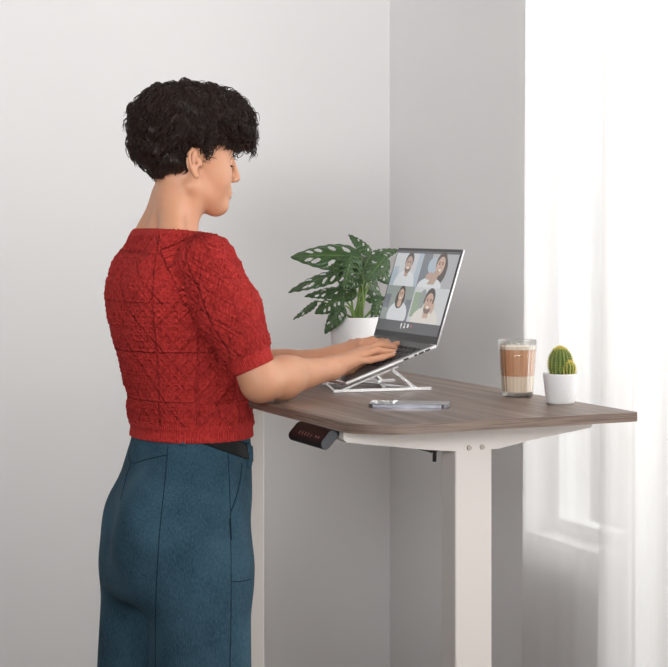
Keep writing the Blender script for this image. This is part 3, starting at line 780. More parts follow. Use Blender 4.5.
def nets(g, F):
    """surface nets -> verts, quads"""
    F = np.ascontiguousarray(F, dtype=np.float32); n = F.shape
    ins = F < 0
    c = np.zeros((n[0]-1, n[1]-1, n[2]-1), np.int8)
    for i in (0, 1):
        for j in (0, 1):
            for k in (0, 1): c += ins[i:n[0]-1+i, j:n[1]-1+j, k:n[2]-1+k]
    act = (c > 0) & (c < 8)
    idx = -np.ones(act.shape, np.int64); I, J, K = np.nonzero(act); idx[I, J, K] = np.arange(len(I))
    acc = np.zeros((len(I), 3)); cnt = np.zeros(len(I))
    cor = [(0, 0, 0), (1, 0, 0), (0, 1, 0), (1, 1, 0), (0, 0, 1), (1, 0, 1), (0, 1, 1), (1, 1, 1)]
    val = [F[I+a, J+b, K+d] for a, b, d in cor]
    for e0 in range(8):
        for ax, st in ((0, 1), (1, 2), (2, 4)):
            if cor[e0][ax]: continue
            e1 = e0+st; a, b = val[e0], val[e1]; m = (a < 0) != (b < 0)
            t = np.where(m, a/np.where(m, a-b, 1), 0)
            pt = np.array(cor[e0], float)[None, :]+np.zeros((len(I), 3)); pt[:, ax] += t
            acc[m] += pt[m]; cnt[m] += 1
    v = (np.stack([I, J, K], 1)+acc/cnt[:, None])*g.h+g.lo
    Q = []
    for ax in range(3):
        s0 = [slice(None)]*3; s1 = [slice(None)]*3; s0[ax] = slice(0, -1); s1[ax] = slice(1, None)
        a, b = ins[tuple(s0)], ins[tuple(s1)]; X = np.nonzero(a != b)
        X = np.stack(X, 1); o1, o2 = [(1, 2), (2, 0), (0, 1)][ax]
        ok = (X[:, o1] > 0) & (X[:, o2] > 0) & (X[:, o1] < n[o1]-1) & (X[:, o2] < n[o2]-1); X = X[ok]
        fl = a[X[:, 0], X[:, 1], X[:, 2]]
        def at(d1, d2):
            Y = X.copy(); Y[:, o1] -= d1; Y[:, o2] -= d2; return idx[Y[:, 0], Y[:, 1], Y[:, 2]]
        q = np.stack([at(0, 0), at(1, 0), at(1, 1), at(0, 1)], 1)
        q[~fl] = q[~fl][:, ::-1]; Q.append(q)
    return v, np.concatenate(Q)
def relax(v, q, it=1, f=.5):
    for _ in range(it):
        s = np.zeros_like(v); c = np.zeros(len(v))
        for k in range(4):
            a, b = q[:, k], q[:, (k+1) % 4]
            for d in range(3): s[:, d] += np.bincount(a, v[b, d], len(v)) + np.bincount(b, v[a, d], len(v))
            c += np.bincount(a, minlength=len(v)) + np.bincount(b, minlength=len(v))
        v = v*(1-f)+f*s/np.maximum(c, 1)[:, None]
    return v
def normals(v, q):
    n = np.cross(v[q[:, 2]]-v[q[:, 0]], v[q[:, 3]]-v[q[:, 1]]); o = np.zeros_like(v)
    for k in range(4):
        for d in range(3): o[:, d] += np.bincount(q[:, k], n[:, d], len(v))
    return o/(np.linalg.norm(o, axis=1)[:, None]+1e-12)
def mesh_from(name, v, q, m, parent, matidx=None):
    me = bpy.data.meshes.new(name); me.vertices.add(len(v)); me.vertices.foreach_set('co', v.astype(np.float32).ravel())
    me.loops.add(q.size); me.loops.foreach_set('vertex_index', q.astype(np.int32).ravel())
    me.polygons.add(len(q)); me.polygons.foreach_set('loop_start', np.arange(0, q.size, 4, dtype=np.int32))
    me.polygons.foreach_set('loop_total', np.full(len(q), 4, dtype=np.int32))
    me.update(calc_edges=True)
    o = link(name, me, m, parent, True)
    if matidx is not None: me.polygons.foreach_set('material_index', matidx.astype(np.int32))
    me.validate()
    return o

person = thing('person', 'person with short dark curly hair, red knitted top and blue jeans, typing at the desk', 'person', (O[0], O[1], 0), TH)
c_, s_ = .942, .336
def mkrows(rows, bc=0.0):
    out = []
    for y, l, r, wd in rows:
        mid = (l+r)/2; P = W_(mid, y, bc); m = (r-l)/2*scale_at(mid, bc)
        D = math.sqrt(max(m*m-(wd*s_)**2, .03**2))/c_
        out.append((P[2], P[0], bc, D, wd))
    return out
TOR = mkrows([(228, 150, 190, .07), (240, 135, 205, .11), (262, 119, 217, .150), (280, 110, 227, .163), (300, 107.5, 236, .165), (320, 109, 240, .160), (340, 114, 243, .152),
              (361, 120, 245, .147), (380, 124, 246, .145), (400, 128.5, 247, .146), (413, 128.5, 252, .151), (422, 128.5, 254.5, .153), (425, 131, 252, .147), (435, 129.5, 253, .149)])
HIP = mkrows([(424, 135, 249, .138), (440, 131, 250, .144), (470, 122, 251, .161), (492, 114.5, 251, .171), (531, 107, 251, .180), (568, 104, 250, .183), (600, 106, 249, .180)])
LEGR = mkrows([(540, 143, 251, .090), (600, 148, 251, .096), (667, 149, 252, .104), (910, 135, 262, .125)], -.098)
LEGL = mkrows([(540, 108, 205, .090), (600, 102, 203, .096), (667, 99, 202, .102), (910, 88, 205, .125)], .098)

# arm joints
SR = W_(207, 263, -.165); ER = W_(260, 382.5, -.215); WR = W_(331, 368.5, -.080)
SL = np.array([SR[0], .165, SR[2]]); EL = W_(243, 376, .20); WL = W_(338, 357, .125)
print('elbow R', ER, 'wristR', WR, 'EL', EL, 'WL', WL, 'forearmR', np.linalg.norm(WR-ER), 'upper', np.linalg.norm(SR-ER), 'L', np.linalg.norm(WL-EL), np.linalg.norm(SL-EL))

# keyboard plane helper in her frame
def kbd_z(pt):   # height of the laptop's top deck under a point of her frame
    wxy = O+N*pt[0]+L*pt[1]; x = (wxy-LP)@LN
    return LZ+.0145/math.cos(tilt)+x*math.tan(tilt)

def hand(g, wr, mcp, pip, dip, tip, th, elb):
    d = None
    def U(x, k=.010):
        nonlocal d
        d = x if d is None else smin(d, x, k)
    for i, m in enumerate(mcp):
        U(cap(g, wr+(m-wr)*.12, m, .0165 if i < 3 else .0155, .0105), .014)
        U(ell(g, m+np.array([0, 0, .001]), (.011, .0105, .0105)), .006)
    r0 = [.0092, .0094, .0088, .0080]
    for i in range(4):
        r = r0[i]
        f = cap(g, mcp[i], pip[i], r*1.06, r); f = smin(f, cap(g, pip[i], dip[i], r, r*.88), .003); f = smin(f, cap(g, dip[i], tip[i], r*.88, r*.72), .003)
        d = smin(d, f, .0045)
    f = cap(g, th[0], th[1], .015, .0125); f = smin(f, cap(g, th[1], th[2], .0115, .0105), .004); f = smin(f, cap(g, th[2], th[3], .0105, .0082), .004)
    d = smin(d, f, .009)
    return d
def lerp(a, b, t): return a*(1-t)+b*t
def fingers(mpx, ppx, dpx, tpx):
    return [[W_(*q) for q in s] for s in (mpx, ppx, dpx, tpx)]
# right hand: index, middle, ring, little
HR = fingers([(363, 351.5, .006), (364, 351.5, -.016), (361, 355.5, -.037), (355, 361, -.056)],
             [(381, 344.5, .022), (380, 345, -.006), (376, 350.5, -.033), (370, 360, -.058)],
             [(391, 347, .026), (389, 346.5, -.003), (386, 352, -.031), (382, 357.5, -.056)],
             [(397, 353, .028), (394.5, 351, -.001), (393, 355, -.030), (393, 355.5, -.052)])
THR = [W_(336, 370, -.060), W_(349, 369, -.028), W_(362, 366, -.004), W_(373, 361, .010)]
HL = fingers(*[[(x-5, y, b) for x, y, b in q] for q in ([(366, 345, .078), (363, 343.5, .099), (357, 344.5, .121), (350, 348, .140)],
             [(380, 342, .072), (377, 340.5, .098), (371, 341.5, .124), (362, 347, .147)],
             [(388, 345, .070), (386, 344, .097), (380, 345, .125), (370, 349, .149)],
             [(393, 349.5, .070), (391, 349, .097), (386, 349.5, .125), (376, 353, .150)])])
THL = [W_(344, 358, .110), W_(357, 360, .080), W_(369, 359, .060), W_(379, 356, .050)]
def fix(P, rad=.007):   # keep every joint above the keys
    for arr in P:
        for i, q in enumerate(arr):
            zmin = kbd_z(q)+rad
            if q[2] < zmin: arr[i] = np.array([q[0], q[1], zmin])
for P in (HR, HL): fix(P)
for T in (THR, THL):
    for i, q in enumerate(T): q[2] = max(q[2], kbd_z(q)+.009)
for nm, P in (('R', HR), ('L', HL)): print('tips above keys', nm, [round(float(q[2]-kbd_z(q)), 4) for q in P[3]], 'mcp', [round(float(q[2]-kbd_z(q)), 4) for q in P[0]])

def arm(g, S_, E_, Wt, Hd, T, sgn):
    d = cap(g, S_, E_, .050, .0355)
    fd = Wt-E_
    d = smin(d, cap(g, E_, E_+fd*.30, .0365, .0405), .02)
    d = smin(d, cap(g, E_+fd*.30, E_+fd*.95, .0405, .0235), .02)
    k = E_+fd*.97
    d = smin(d, ell(g, k, (.030, .026, .0200), yaw=math.atan2(fd[1], fd[0])), .018)
    d = smin(d, cap(g, E_+fd*.05+np.array([0, 0, .004]), E_+fd*.45+np.array([0, 0, .012]), .030, .024), .02)
    return smin(d, hand(g, Wt, *Hd, T, E_), .016)
def head(g):
    h = ell(g, W_(186, 143, 0), (.094, .073, .086))
    h = smin(h, ell(g, W_(209.5, 170, 0), (.044, .054, .066)), .03)
    h = smin(h, ell(g, W_(206, 188, 0), (.042, .046, .045)), .025)
    ch = W_(216, 205, 0)
    for s in (-1, 1):
        h = smin(h, cap(g, W_(191 if s < 0 else 180, 186 if s < 0 else 184, .050*s), ch, .016, .0185), .022)
        h = smin(h, ell(g, np.array([W_(213, 177, 0)[0], .034*s, W_(213, 177, 0)[2]]), (.022, .020, .024)), .018)
        br = W_(225, 155, 0); h = smin(h, cap(g, (br[0]-.002, .008*s, br[2]), (br[0]-.012, .038*s, br[2]-.001), .0105, .0100), .012)
    h = smin(h, ell(g, W_(220.5, 206.5, 0), (.0125, .017, .0120)), .010)
    nb, nt_ = W_(231.5, 159, 0), W_(236.6, 177.5, 0)
    h = smin(h, cap(g, nb, nt_, .0062, .0078), .008)
    h = smin(h, cap(g, W_(231, 176, 0), W_(235, 179, 0), .009, .0072), .006)
    for s in (-1, 1):
        w0 = W_(231, 180.2, 0); h = smin(h, ell(g, (w0[0], .0095*s, w0[2]), (.0095, .0062, .0060)), .004)
        e = W_(225.2, 162.5, 0); h = smax(h, -ell(g, (e[0]+.005, .031*s, e[2]), (.010, .0165, .0085)), .010)
    # lips and the muzzle around them
    h = smin(h, ell(g, W_(223.5, 192, 0), (.0150, .023, .0150)), .012)
    h = smin(h, ell(g, W_(228.6, 192.8, 0), (.0068, .0170, .0036)), .003)
    h = smin(h, ell(g, W_(227.6, 197.6, 0), (.0070, .0150, .0044)), .003)
    h = smax(h, -cap(g, W_(231.5, 195.0, 0)+np.array([0, -.022, 0]), W_(231.5, 195.0, 0)+np.array([0, .022, 0]), .0009, .0009), .002)
    # neck
    h = smin(h, cap(g, W_(178, 184, 0), W_(177, 206, 0), .044, .0445), .025)
    h = smin(h, cap(g, W_(177, 206, 0), W_(170, 240, 0), .0445, .056), .025)
    for s in (-1, 1):
        m0 = W_(187, 176, 0); m1 = W_(190, 236, 0)
        h = smin(h, cap(g, (m0[0], .052*s, m0[2]), (m1[0]-.006, .018*s, m1[2]), .010, .010), .014)
        t0 = W_(163, 196, 0); t1_ = W_(160, 236, 0)
        h = smin(h, cap(g, (t0[0]+.006, .026*s, t0[2]), (t1_[0]-.002, .085*s, t1_[2]-.004), .016, .030), .03)
    # ears
    for s in (-1, 1):
        def EP(px, py, out_=0): q = W_(px, py, -.070); return np.array([q[0], s*(.070+out_), q[2]])
        pts = [EP(195, 151, .006), EP(190.5, 149.5, .012), EP(187, 153, .017), EP(186.3, 160, .018), EP(188.3, 167, .015), EP(191.5, 172.5, .011), EP(194.5, 176, .008)]
        e = None
        for p0, p1 in zip(pts, pts[1:]):
            x = cap(g, p0, p1, .0032, .0033 if p1 is not pts[-1] else .0050); e = x if e is None else smin(e, x, .002)
        e = smin(e, cap(g, EP(194, 172, .006), EP(195.5, 175.5, .006), .0048, .0055), .004)
        e = smin(e, cap(g, EP(192.5, 156, .009), EP(192, 168, .008), .0040, .0040), .005)
        e = smin(e, cap(g, EP(199, 160, .002), EP(199.5, 165, .003), .0050, .0045), .004)
        pl = EP(191.5, 161, .006); e = smin(e, ell(g, pl, (.014, .0035, .026)), .005)
        e = smax(e, -ell(g, EP(195.5, 163, .012), (.0055, .0075, .009)), .003)
        h = smin(h, e, .006)
    return h
def trunk(g, grow=0):
    d = stackf(g, TOR, grow-.012)
    d = np.maximum(d, g.Z-(TOR[1][0]+.0))
    return np.maximum(d, TOR[-1][0]-g.Z)
VS, QS, MI = [], [], []
def add(v, q, mi=None):
    off = sum(len(x) for x in VS); VS.append(v); QS.append(q+off); MI.append(np.zeros(len(q), int) if mi is None else mi)
hc = W_(190, 160, 0)
g = G((hc[0]-.17, -.13, W_(170, 238, 0)[2]-.01), (hc[0]+.14, .13, W_(186, 143, 0)[2]+.10), .002)
v, q = nets(g, head(g)); v = relax(v, q, 1)
fc_ = v[q].mean(1); up = W_(228.6, 192.8, 0); lo_ = W_(227.6, 197.6, 0)
dl = np.minimum(((fc_[:, 0]-up[0])/.010)**2+(fc_[:, 1]/.0185)**2+((fc_[:, 2]-up[2])/.0042)**2, ((fc_[:, 0]-lo_[0])/.010)**2+(fc_[:, 1]/.0165)**2+((fc_[:, 2]-lo_[2])/.0052)**2)
add(v, q, (dl < 1).astype(int))
for (S_, E_, Wt, Hd, T, sg) in ((SR, ER, WR, HR, THR, -1), (SL, EL, WL, HL, THL, 1)):
    allp = np.array([E_+(S_-E_)*.35, E_, Wt]+[x for a in Hd for x in a]+T); lo = allp.min(0)-.052; hi = allp.max(0)+.052
    hi[0] = max(x[0] for a in Hd for x in a)+.015
    g = G(lo, hi, .0022); v, q = nets(g, arm(g, S_, E_, Wt, Hd, T, sg)); v = relax(v, q, 1, .4); add(v, q)
g = G((-.25, -.26, .08), (.25, .26, 1.31), .010)
def coarse(g):
    d = trunk(g)
    d = smin(d, cap(g, SR-np.array([0,0,.01]), SL-np.array([0,0,.01]), .036, .036), .02); d = smin(d, cap(g, SR, ER, .047, .035), .03); d = smin(d, cap(g, SL, EL, .047, .035), .03)
    d = smin(d, cap(g, W_(176, 215, 0), W_(170, 250, 0), .030, .04), .03)
    d = smin(d, np.maximum(np.maximum(stackf(g, HIP, -.016), g.Z-HIP[0][0]), HIP[-1][0]+.03-g.Z), .03)
    for LG, s in ((LEGR, -1), (LEGL, 1)):
        top, bot = LG[0], LG[-1]
        d = smin(d, cap(g, (top[1], top[2], top[0]), (LG[2][1]*.5+bot[1]*.5, top[2], .50), .072, .052), .03)
        d = smin(d, cap(g, (LG[2][1]*.5+bot[1]*.5, top[2], .50), (bot[1], top[2], .10), .050, .034), .03)
    return d
v, q = nets(g, coarse(g)); add(v, q)
V_, Q_, M_ = np.concatenate(VS), np.concatenate(QS), np.concatenate(MI)
body = mesh_from('body', V_, Q_, ['skin', 'lip'], person, M_)

# eyes, lashes, brows
for s in (-1, 1):
    e = W_(221.6, 163.2, 0); bm = bmesh.new(); bmesh.ops.create_uvsphere(bm, u_segments=24, v_segments=16, radius=.0118); 
    eye = fin('eye', bm, 'eye_white', body, smooth=True, loc=(e[0]-.001, .030*s, e[2]))
    bm = bmesh.new(); bmesh.ops.create_uvsphere(bm, u_segments=16, v_segments=10, radius=.0056); bmesh.ops.scale(bm, vec=(.35, 1, 1), verts=bm.verts)
    bmesh.ops.translate(bm, vec=(.0105, 0, -.004), verts=bm.verts); fin('iris', bm, 'iris', eye, smooth=True)
    # upper lid: most of the eye is covered, she looks down
    bm = bmesh.new(); r = bmesh.ops.create_uvsphere(bm, u_segments=28, v_segments=20, radius=.0127)
    bmesh.ops.delete(bm, geom=[v for v in bm.verts if v.co.z < -.0068], context='VERTS'); fin('eyelid', bm, 'skin', eye, smooth=True)
    bm = bmesh.new()
    for k in range(26):
        t = -1.1+2.2*k/25; p0 = Vector((math.cos(t)*.0112, math.sin(t)*.0122, -.0066)); dd = Vector((math.cos(t), math.sin(t)*.8, -.35))
        add_tube(bm, [p0, p0+dd*.0035, p0+dd*.0065+Vector((0, 0, .001))], [.0005, .0004, .0001], 4)
    fin('eyelashes', bm, 'lash', eye, smooth=True)
bm = bmesh.new()
for s in (-1, 1):
    e = W_(226.5, 153, 0)
    for k in range(40):
        t = random.random(); p0 = Vector((e[0]+.001-.012*t*t+.004, s*(.010+.034*t), e[2]+.002+.004*math.sin(t*2.6)+random.uniform(-.002, .002)))
        add_tube(bm, [p0, p0+Vector((-.001, .006*s, .001))], [.0006, .0002], 4)
fin('eyebrows', bm, 'lash', body)
# finger nails
for Hd in (HR, HL):
    for i in range(4):
        d0, d1 = Hd[2][i], Hd[3][i]; ax = (d1-d0)/np.linalg.norm(d1-d0); upv = np.array([0, 0, 1.0]); sd_ = np.cross(ax, upv); sd_ /= np.linalg.norm(sd_); un = np.cross(sd_, ax)
        if un[2] < 0: un = -un
        c = d1+un*.0056+ax*.0005
        bm = bmesh.new(); rr = []
        for a in (-1, 0, 1, 1.6):
            row = []
            for b_ in (-1, -.5, 0, .5, 1):
                k = 1-.25*max(0, a-1)*abs(b_); row.append(bm.verts.new(Vector(c+ax*a*.0042+sd_*b_*.0046*k-un*(.0020*b_*b_+.0006*max(a, 0)**2))))
            rr.append(row)
        for a in range(3):
            for b_ in range(4): bm.faces.new((rr[a][b_], rr[a][b_+1], rr[a+1][b_+1], rr[a+1][b_]))
        fin('fingernail', bm, 'nail', body, smooth=True)

# ---- trousers
def buttocks(g, k=0):
    d = None
    for s in (-1, 1):
        p = W_(141 if s < 0 else 128, 536, .080*s)
        x = ell(g, (p[0]+.028, .082*s, p[2]), (.076+k, .080+k, .115+k))
        d = x if d is None else smin(d, x, .02)
    return d
def trous(g, k=0):
    top = HIP[0][0]
    d = stackf(g, HIP, k)
    zc = W_(180, 600, 0)[2]
    d = smax(d, zc-g.Z, .06)
    d = smin(d, buttocks(g, k), .045)
    lr = smax(stackf(g, LEGR, k), g.Z-LEGR[0][0], .08); ll = smax(stackf(g, LEGL, k), g.Z-LEGL[0][0], .08)
    d = smin(d, smin(lr, ll, .006), .035)
    # soft drape folds running down the legs
    am = np.clip((.86-g.Z)/.35, 0, 1)*.0035
    an_ = np.arctan2(g.A, g.B+.098*np.sign(-g.B)*-1)
    d = d+am*np.sin(an_*5+g.Z*3.0)*.8 + .0016*np.sin(g.Z*46+g.A*22+1.5*np.sin(g.B*30))*np.clip((.95-g.Z)/.1, 0, 1)*np.exp(-((g.Z-.80)/.10)**2)
    d = np.maximum(d, g.Z-top); d = np.maximum(d, .035-g.Z)
    return d
g = G((-.24, -.25, .02), (.22, .25, 1.02), .005)
v, q = nets(g, trous(g)); v = relax(v, q, 2)
trousers = mesh_from('trousers', v, q, 'denim', person); trousers['label'] = 'blue high-waisted wide-leg jeans'
bvh_t = BVHTree.FromPolygons([tuple(x) for x in v], [tuple(x) for x in q])
# camera in her frame
cam_l = Vector((float((-O)@N), float((-O)@L), H))
def hit(px, py, bvh):
    d = ray(px, py); dl_ = Vector((float(d[:2]@N), float(d[:2]@L), float(d[2]))).normalized()
    return bvh.ray_cast(cam_l, dl_)[:2]
def seam(name, pts, r, m, bvh, par, n=26, lift=.0):
    P = [Vector((x, y, 0)) for x, y in pts]; out_ = []
    for k in range(n+1):
        s = k/n*(len(P)-1); i = min(int(s), len(P)-2); q = P[i].lerp(P[i+1], s-i)
        if 0 < i or True:
            p0 = P[max(i-1, 0)]; p3 = P[min(i+2, len(P)-1)]; t = s-i; p1, p2 = P[i], P[i+1]
            q = .5*((2*p1)+(p2-p0)*t+(2*p0-5*p1+4*p2-p3)*t*t+(3*p1-p0-3*p2+p3)*t**3)
        h_, nn = hit(q.x, q.y, bvh)
        if h_ is not None: out_.append(h_+nn*lift)
    if len(out_) < 3: return
    bm = bmesh.new(); add_tube(bm, out_, r, 6); fin(name, bm, m, par, smooth=True)
seam('seam', [(168, 446), (165, 480), (159, 540), (156, 600), (155.5, 665), (157, 740)], .0011, 'denim_seam', bvh_t, trousers, 40)
seam('seam', [(228, 452), (230, 500), (231, 560), (231, 620), (230, 665), (230, 740)], .0010, 'denim_seam', bvh_t, trousers, 40)
seam('seam', [(126, 444), (129, 455), (132, 463), (148, 459), (167, 455)], .0012, 'denim_seam', bvh_t, trousers)
seam('seam', [(131, 463), (126, 478), (121, 500)], .0012, 'denim_seam', bvh_t, trousers)
seam('pocket_edge', [(244, 463), (242, 480), (238, 497), (232, 512), (231, 518)], .0022, 'denim_edge', bvh_t, trousers)
seam('pocket_edge', [(242, 463), (240, 480), (236, 497), (231, 511)], .0012, 'denim_seam', bvh_t, trousers)
seam('seam', [(231, 581), (240, 581.5), (251, 579)], .0011, 'denim_seam', bvh_t, trousers)
seam('seam', [(230, 518), (231, 540)], .0022, 'denim_seam', bvh_t, trousers, 8)

# ---- belt (slopes down towards the front)
zb = W_(205, 445, -.14)[2]+.033
def beltf(g):
    d = stackf(g, HIP, .0045)
    zt_ = zb-(g.A-W_(205, 445, -.14)[0])*.38
    d = np.maximum(d, np.maximum(g.Z-zt_, (zt_-.033)-g.Z))
    return np.maximum(d, -stackf(g, HIP, -.006))
g = G((-.20, -.20, .90), (.20, .20, 1.02), .0035)
v, q = nets(g, beltf(g)); v = relax(v, q, 1); mesh_from('belt', v, q, 'belt_leather', person)
bvh_b = BVHTree.FromPolygons([tuple(x) for x in v], [tuple(x) for x in q])
for pts in ([(247.5, 444), (249.5, 452), (249.5, 460), (248, 468)], [(184, 442), (184, 446)]):
    h0 = [hit(x, y, bvh_b)[0] or hit(x, y, bvh_t)[0] for x, y in pts]; h0 = [x for x in h0 if x is not None]
    if len(h0) >= 2:
        bm = bmesh.new(); add_tube(bm, h0, .0075, 8); bmesh.ops.scale(bm, vec=(1, 1, 1), verts=bm.verts); fin('belt_loop', bm, 'denim', trousers, smooth=True)
# shoes
for LG in (LEGR, LEGL):
    bot = LG[-1]; bm = bmesh.new()
    g = G((bot[1]-.12, bot[2]-.07, 0), (bot[1]+.20, bot[2]+.07, .12), .006)
    d = smin(ell(g, (bot[1]+.06, bot[2], .03), (.125, .045, .045)), ell(g, (bot[1]-.02, bot[2], .045), (.065, .038, .06)), .03)
    d = np.maximum(d, .004-g.Z); v, q = nets(g, d); v = relax(v, q, 1); mesh_from('shoe', v, q, 'shoe', person)
    bm.free()

# ---- sweater
CUFR0, CUFR1 = W_(240, 338, -.20), W_(257, 367, -.213)
def sleeve(g, S_, E_, cutp, k=0):
    ax = (E_-S_)/np.linalg.norm(E_-S_)
    mid = S_+(E_-S_)*.42
    f = cap(g, S_+np.array([.0, 0, -.002]), mid, .059+k, .060+k); f = smin(f, cap(g, mid, E_, .060+k, .0405+k), .03)
    x, y, z = g.A-S_[0], g.B-S_[1], g.Z-S_[2]
    along = x*ax[0]+y*ax[1]+z*ax[2]
    # gathered puff pleats at the sleeve head
    f = f - .003*np.exp(-((along+.00)/.05)**2)*(.5+.5*np.sin(np.arctan2(x, z+.001)*13))
    cut = float((cutp-S_)@ax)
    # cuff band pulls in slightly, fabric blouses above it
    f = f - .0035*np.exp(-((along-(cut-.040))/.016)**2) + .0020*np.exp(-((along-(cut-.018))/.018)**2)
    return np.maximum(f, along-cut), along, cut
neckp = [W_(138, 227.5, 0), W_(197, 233, 0)]
kn = (neckp[1][2]-neckp[0][2])/(neckp[1][0]-neckp[0][0])
def neckplane(g): return neckp[0][2]+(g.A-neckp[0][0])*kn
def sweat(g):
    d = stackf(g, TOR, 0, 2.08)
    sh = SR[2]
    for s, S_ in ((-1, SR), (1, SL)):
        t0 = W_(163, 236, 0); d = smin(d, cap(g, (t0[0], .055*s, t0[2]-.006), (S_[0]-.004, S_[1]*.86, S_[2]+.020), .038, .036), .035)
        # shoulder blade
        sc = W_(122, 292, 0); d = smin(d, ell(g, (sc[0]+.050, .085*s, sc[2]), (.05, .06, .09)), .03)
    nk = cap(g, W_(177, 205, 0), W_(170, 240, 0), .050, .062)
    for s in (-1, 1):
        t0 = W_(163, 200, 0); t1_ = W_(160, 240, 0)
        nk = smin(nk, cap(g, (t0[0]+.006, .028*s, t0[2]), (t1_[0]-.002, .085*s, t1_[2]-.004), .021, .035), .03)
    npz = neckplane(g)
    d = smin(d, nk, .022)
    # neck rib: slight collar ridge just under the opening
    d = d - .002*np.exp(-((g.Z-(npz-.009))/.006)**2)
    # torso folds at the waist and beside the arm
    zw = W_(190, 400, 0)[2]
    d = d + .0035*np.sin((g.Z-zw)*95+g.B*9+np.sin(g.A*25))*np.exp(-((g.Z-zw)/.032)**2)
    d = d + .0025*np.sin((g.A*.8+g.Z*.55)*70)*np.exp(-((g.Z-zw-.12)/.07)**2)*np.clip(g.A/.1+.2, 0, 1)
    d = np.maximum(d, g.Z-npz)
    a1, al1, c1_ = sleeve(g, SR, ER, CUFR1)
    ax = (ER-SR); cutL = SL+(EL-SL)*float(np.linalg.norm(CUFR1-SR)/np.linalg.norm(ER-SR))
    a2, al2, c2_ = sleeve(g, SL, EL, cutL)
    d0 = d
    d = smin(d, a1, .014); d = smin(d, a2, .014)
    zb_ = TOR[-1][0]
    d = np.maximum(d, zb_-g.Z)
    return d
zb_ = min(r[0] for r in TOR)
g = G((-.24, -.30, zb_-.012), (.26, .31, neckp[1][2]+.03 if neckp[1][2] > neckp[0][2] else neckp[0][2]+.03), .0031)
v, q = nets(g, sweat(g)); v = relax(v, q, 2); n_ = normals(v, q)
# pattern coordinates
def sleeve_uv(v, S_, E_, cutp):
    ax = (E_-S_)/np.linalg.norm(E_-S_); r = v-S_; al = r@ax; pr = r-al[:, None]*ax
    e1 = np.cross(ax, np.array([0, -1., 0])); e1 /= np.linalg.norm(e1); e2 = np.cross(ax, e1)
    rad = np.linalg.norm(pr, axis=1); ang = np.arctan2(pr@e2, pr@e1)
    return al, ang*.058, rad, float((cutp-S_)@ax)
cutL = SL+(EL-SL)*float(np.linalg.norm(CUFR1-SR)/np.linalg.norm(ER-SR))
uu = np.arctan2(v[:, 1], -v[:, 0]-.0)*.145; vv = v[:, 2].copy(); rib = np.zeros(len(v)); isl = np.zeros(len(v), bool)
rib = np.maximum(rib, (v[:, 2] < zb_+.036).astype(float))
npz = neckp[0][2]+(v[:, 0]-neckp[0][0])*kn
rib = np.maximum(rib, ((v[:, 2] > npz-.016) & (np.abs(v[:, 1]) < .105)).astype(float))
rowsS = sorted(TOR); zs = [r[0] for r in rowsS]
def tor_d(v):
    f = [np.interp(v[:, 2], zs, [r[i] for r in rowsS]) for i in range(1, 5)]
    return (np.sqrt(((v[:, 0]-f[0])/f[2])**2+((v[:, 1]-f[1])/f[3])**2)-1)*np.minimum(f[2], f[3])
td = tor_d(v); armhole = np.zeros(len(v))
for S_, E_, cp_ in ((SR, ER, CUFR1), (SL, EL, cutL)):
    al, u2, rad, cut = sleeve_uv(v, S_, E_, cp_)
    sd_ = np.abs(v[:, 1]) - .128
    m = (rad < .075) & ((td > .003) | ((np.abs(v[:, 1]) > .150) & (al < .06) & (al > -.05))) & (v[:, 1]*S_[1] > 0) & (al > -.06)
    uu[m] = u2[m]; vv[m] = al[m]; isl |= m
    rib[m] = ((al[m] > cut-.030)).astype(float)
# knitted relief: framed squares with diamonds on the torso, a diamond lattice on the sleeves
def tri(x, p): return np.abs(((x/p) % 1)-.5)*2      # 1 at multiples of p
def ridge(t, wd): return np.exp(-((1-t)/wd)**2)
p = .100
gx, gz = tri(uu+.012, .086), tri(vv-.01, p)
fr = np.maximum(ridge(gx, .05), ridge(gz, .045))
du, dv = uu+vv*.86, uu-vv*.86
dia = np.maximum(ridge(tri(du+.012, .086), .085), ridge(tri(dv+.012, .086), .085))
dia2 = np.maximum(ridge(tri(du+.012+.0215, .043), .15), ridge(tri(dv+.012+.0215, .043), .15))
bob = np.exp(-((1-tri(uu+.012+.0215, .0215))**2+(1-tri(vv-.01+.0125, .025))**2)/.07)
h_t = -1.0*fr+.9*dia+.5*dia2+.5*bob
ds, dt = uu*1.5+vv, uu*1.5-vv
h_s = np.maximum(ridge(tri(ds, .068), .12), ridge(tri(dt, .068), .12))*1.0+.55*np.maximum(ridge(tri(ds+.017, .034), .16), ridge(tri(dt+.017, .034), .16))-.7*ridge(tri(uu, .050), .07)
hgt = np.where(isl, h_s, h_t)*(1-rib)
jit = .15*np.random.randn(len(v))*(1-rib)
v = v+n_*((hgt*.0027+jit*.0006))[:, None]
sw = mesh_from('knitted_top', v, q, 'red_knit', person); sw['label'] = 'red short-sleeved top knitted in diamond patterns'
me = sw.data
lvi = np.zeros(len(me.loops), np.int32); me.loops.foreach_get('vertex_index', lvi)
uvl = me.uv_layers.new(name='UVMap'); uvl.data.foreach_set('uv', np.stack([uu, vv], 1)[lvi].astype(np.float32).ravel())
as_ = me.attributes.new('sleeve', 'FLOAT', 'POINT'); as_.data.foreach_set('value', isl.astype(np.float32))
at_ = me.attributes.new('rib', 'FLOAT', 'POINT'); at_.data.foreach_set('value', rib.astype(np.float32))

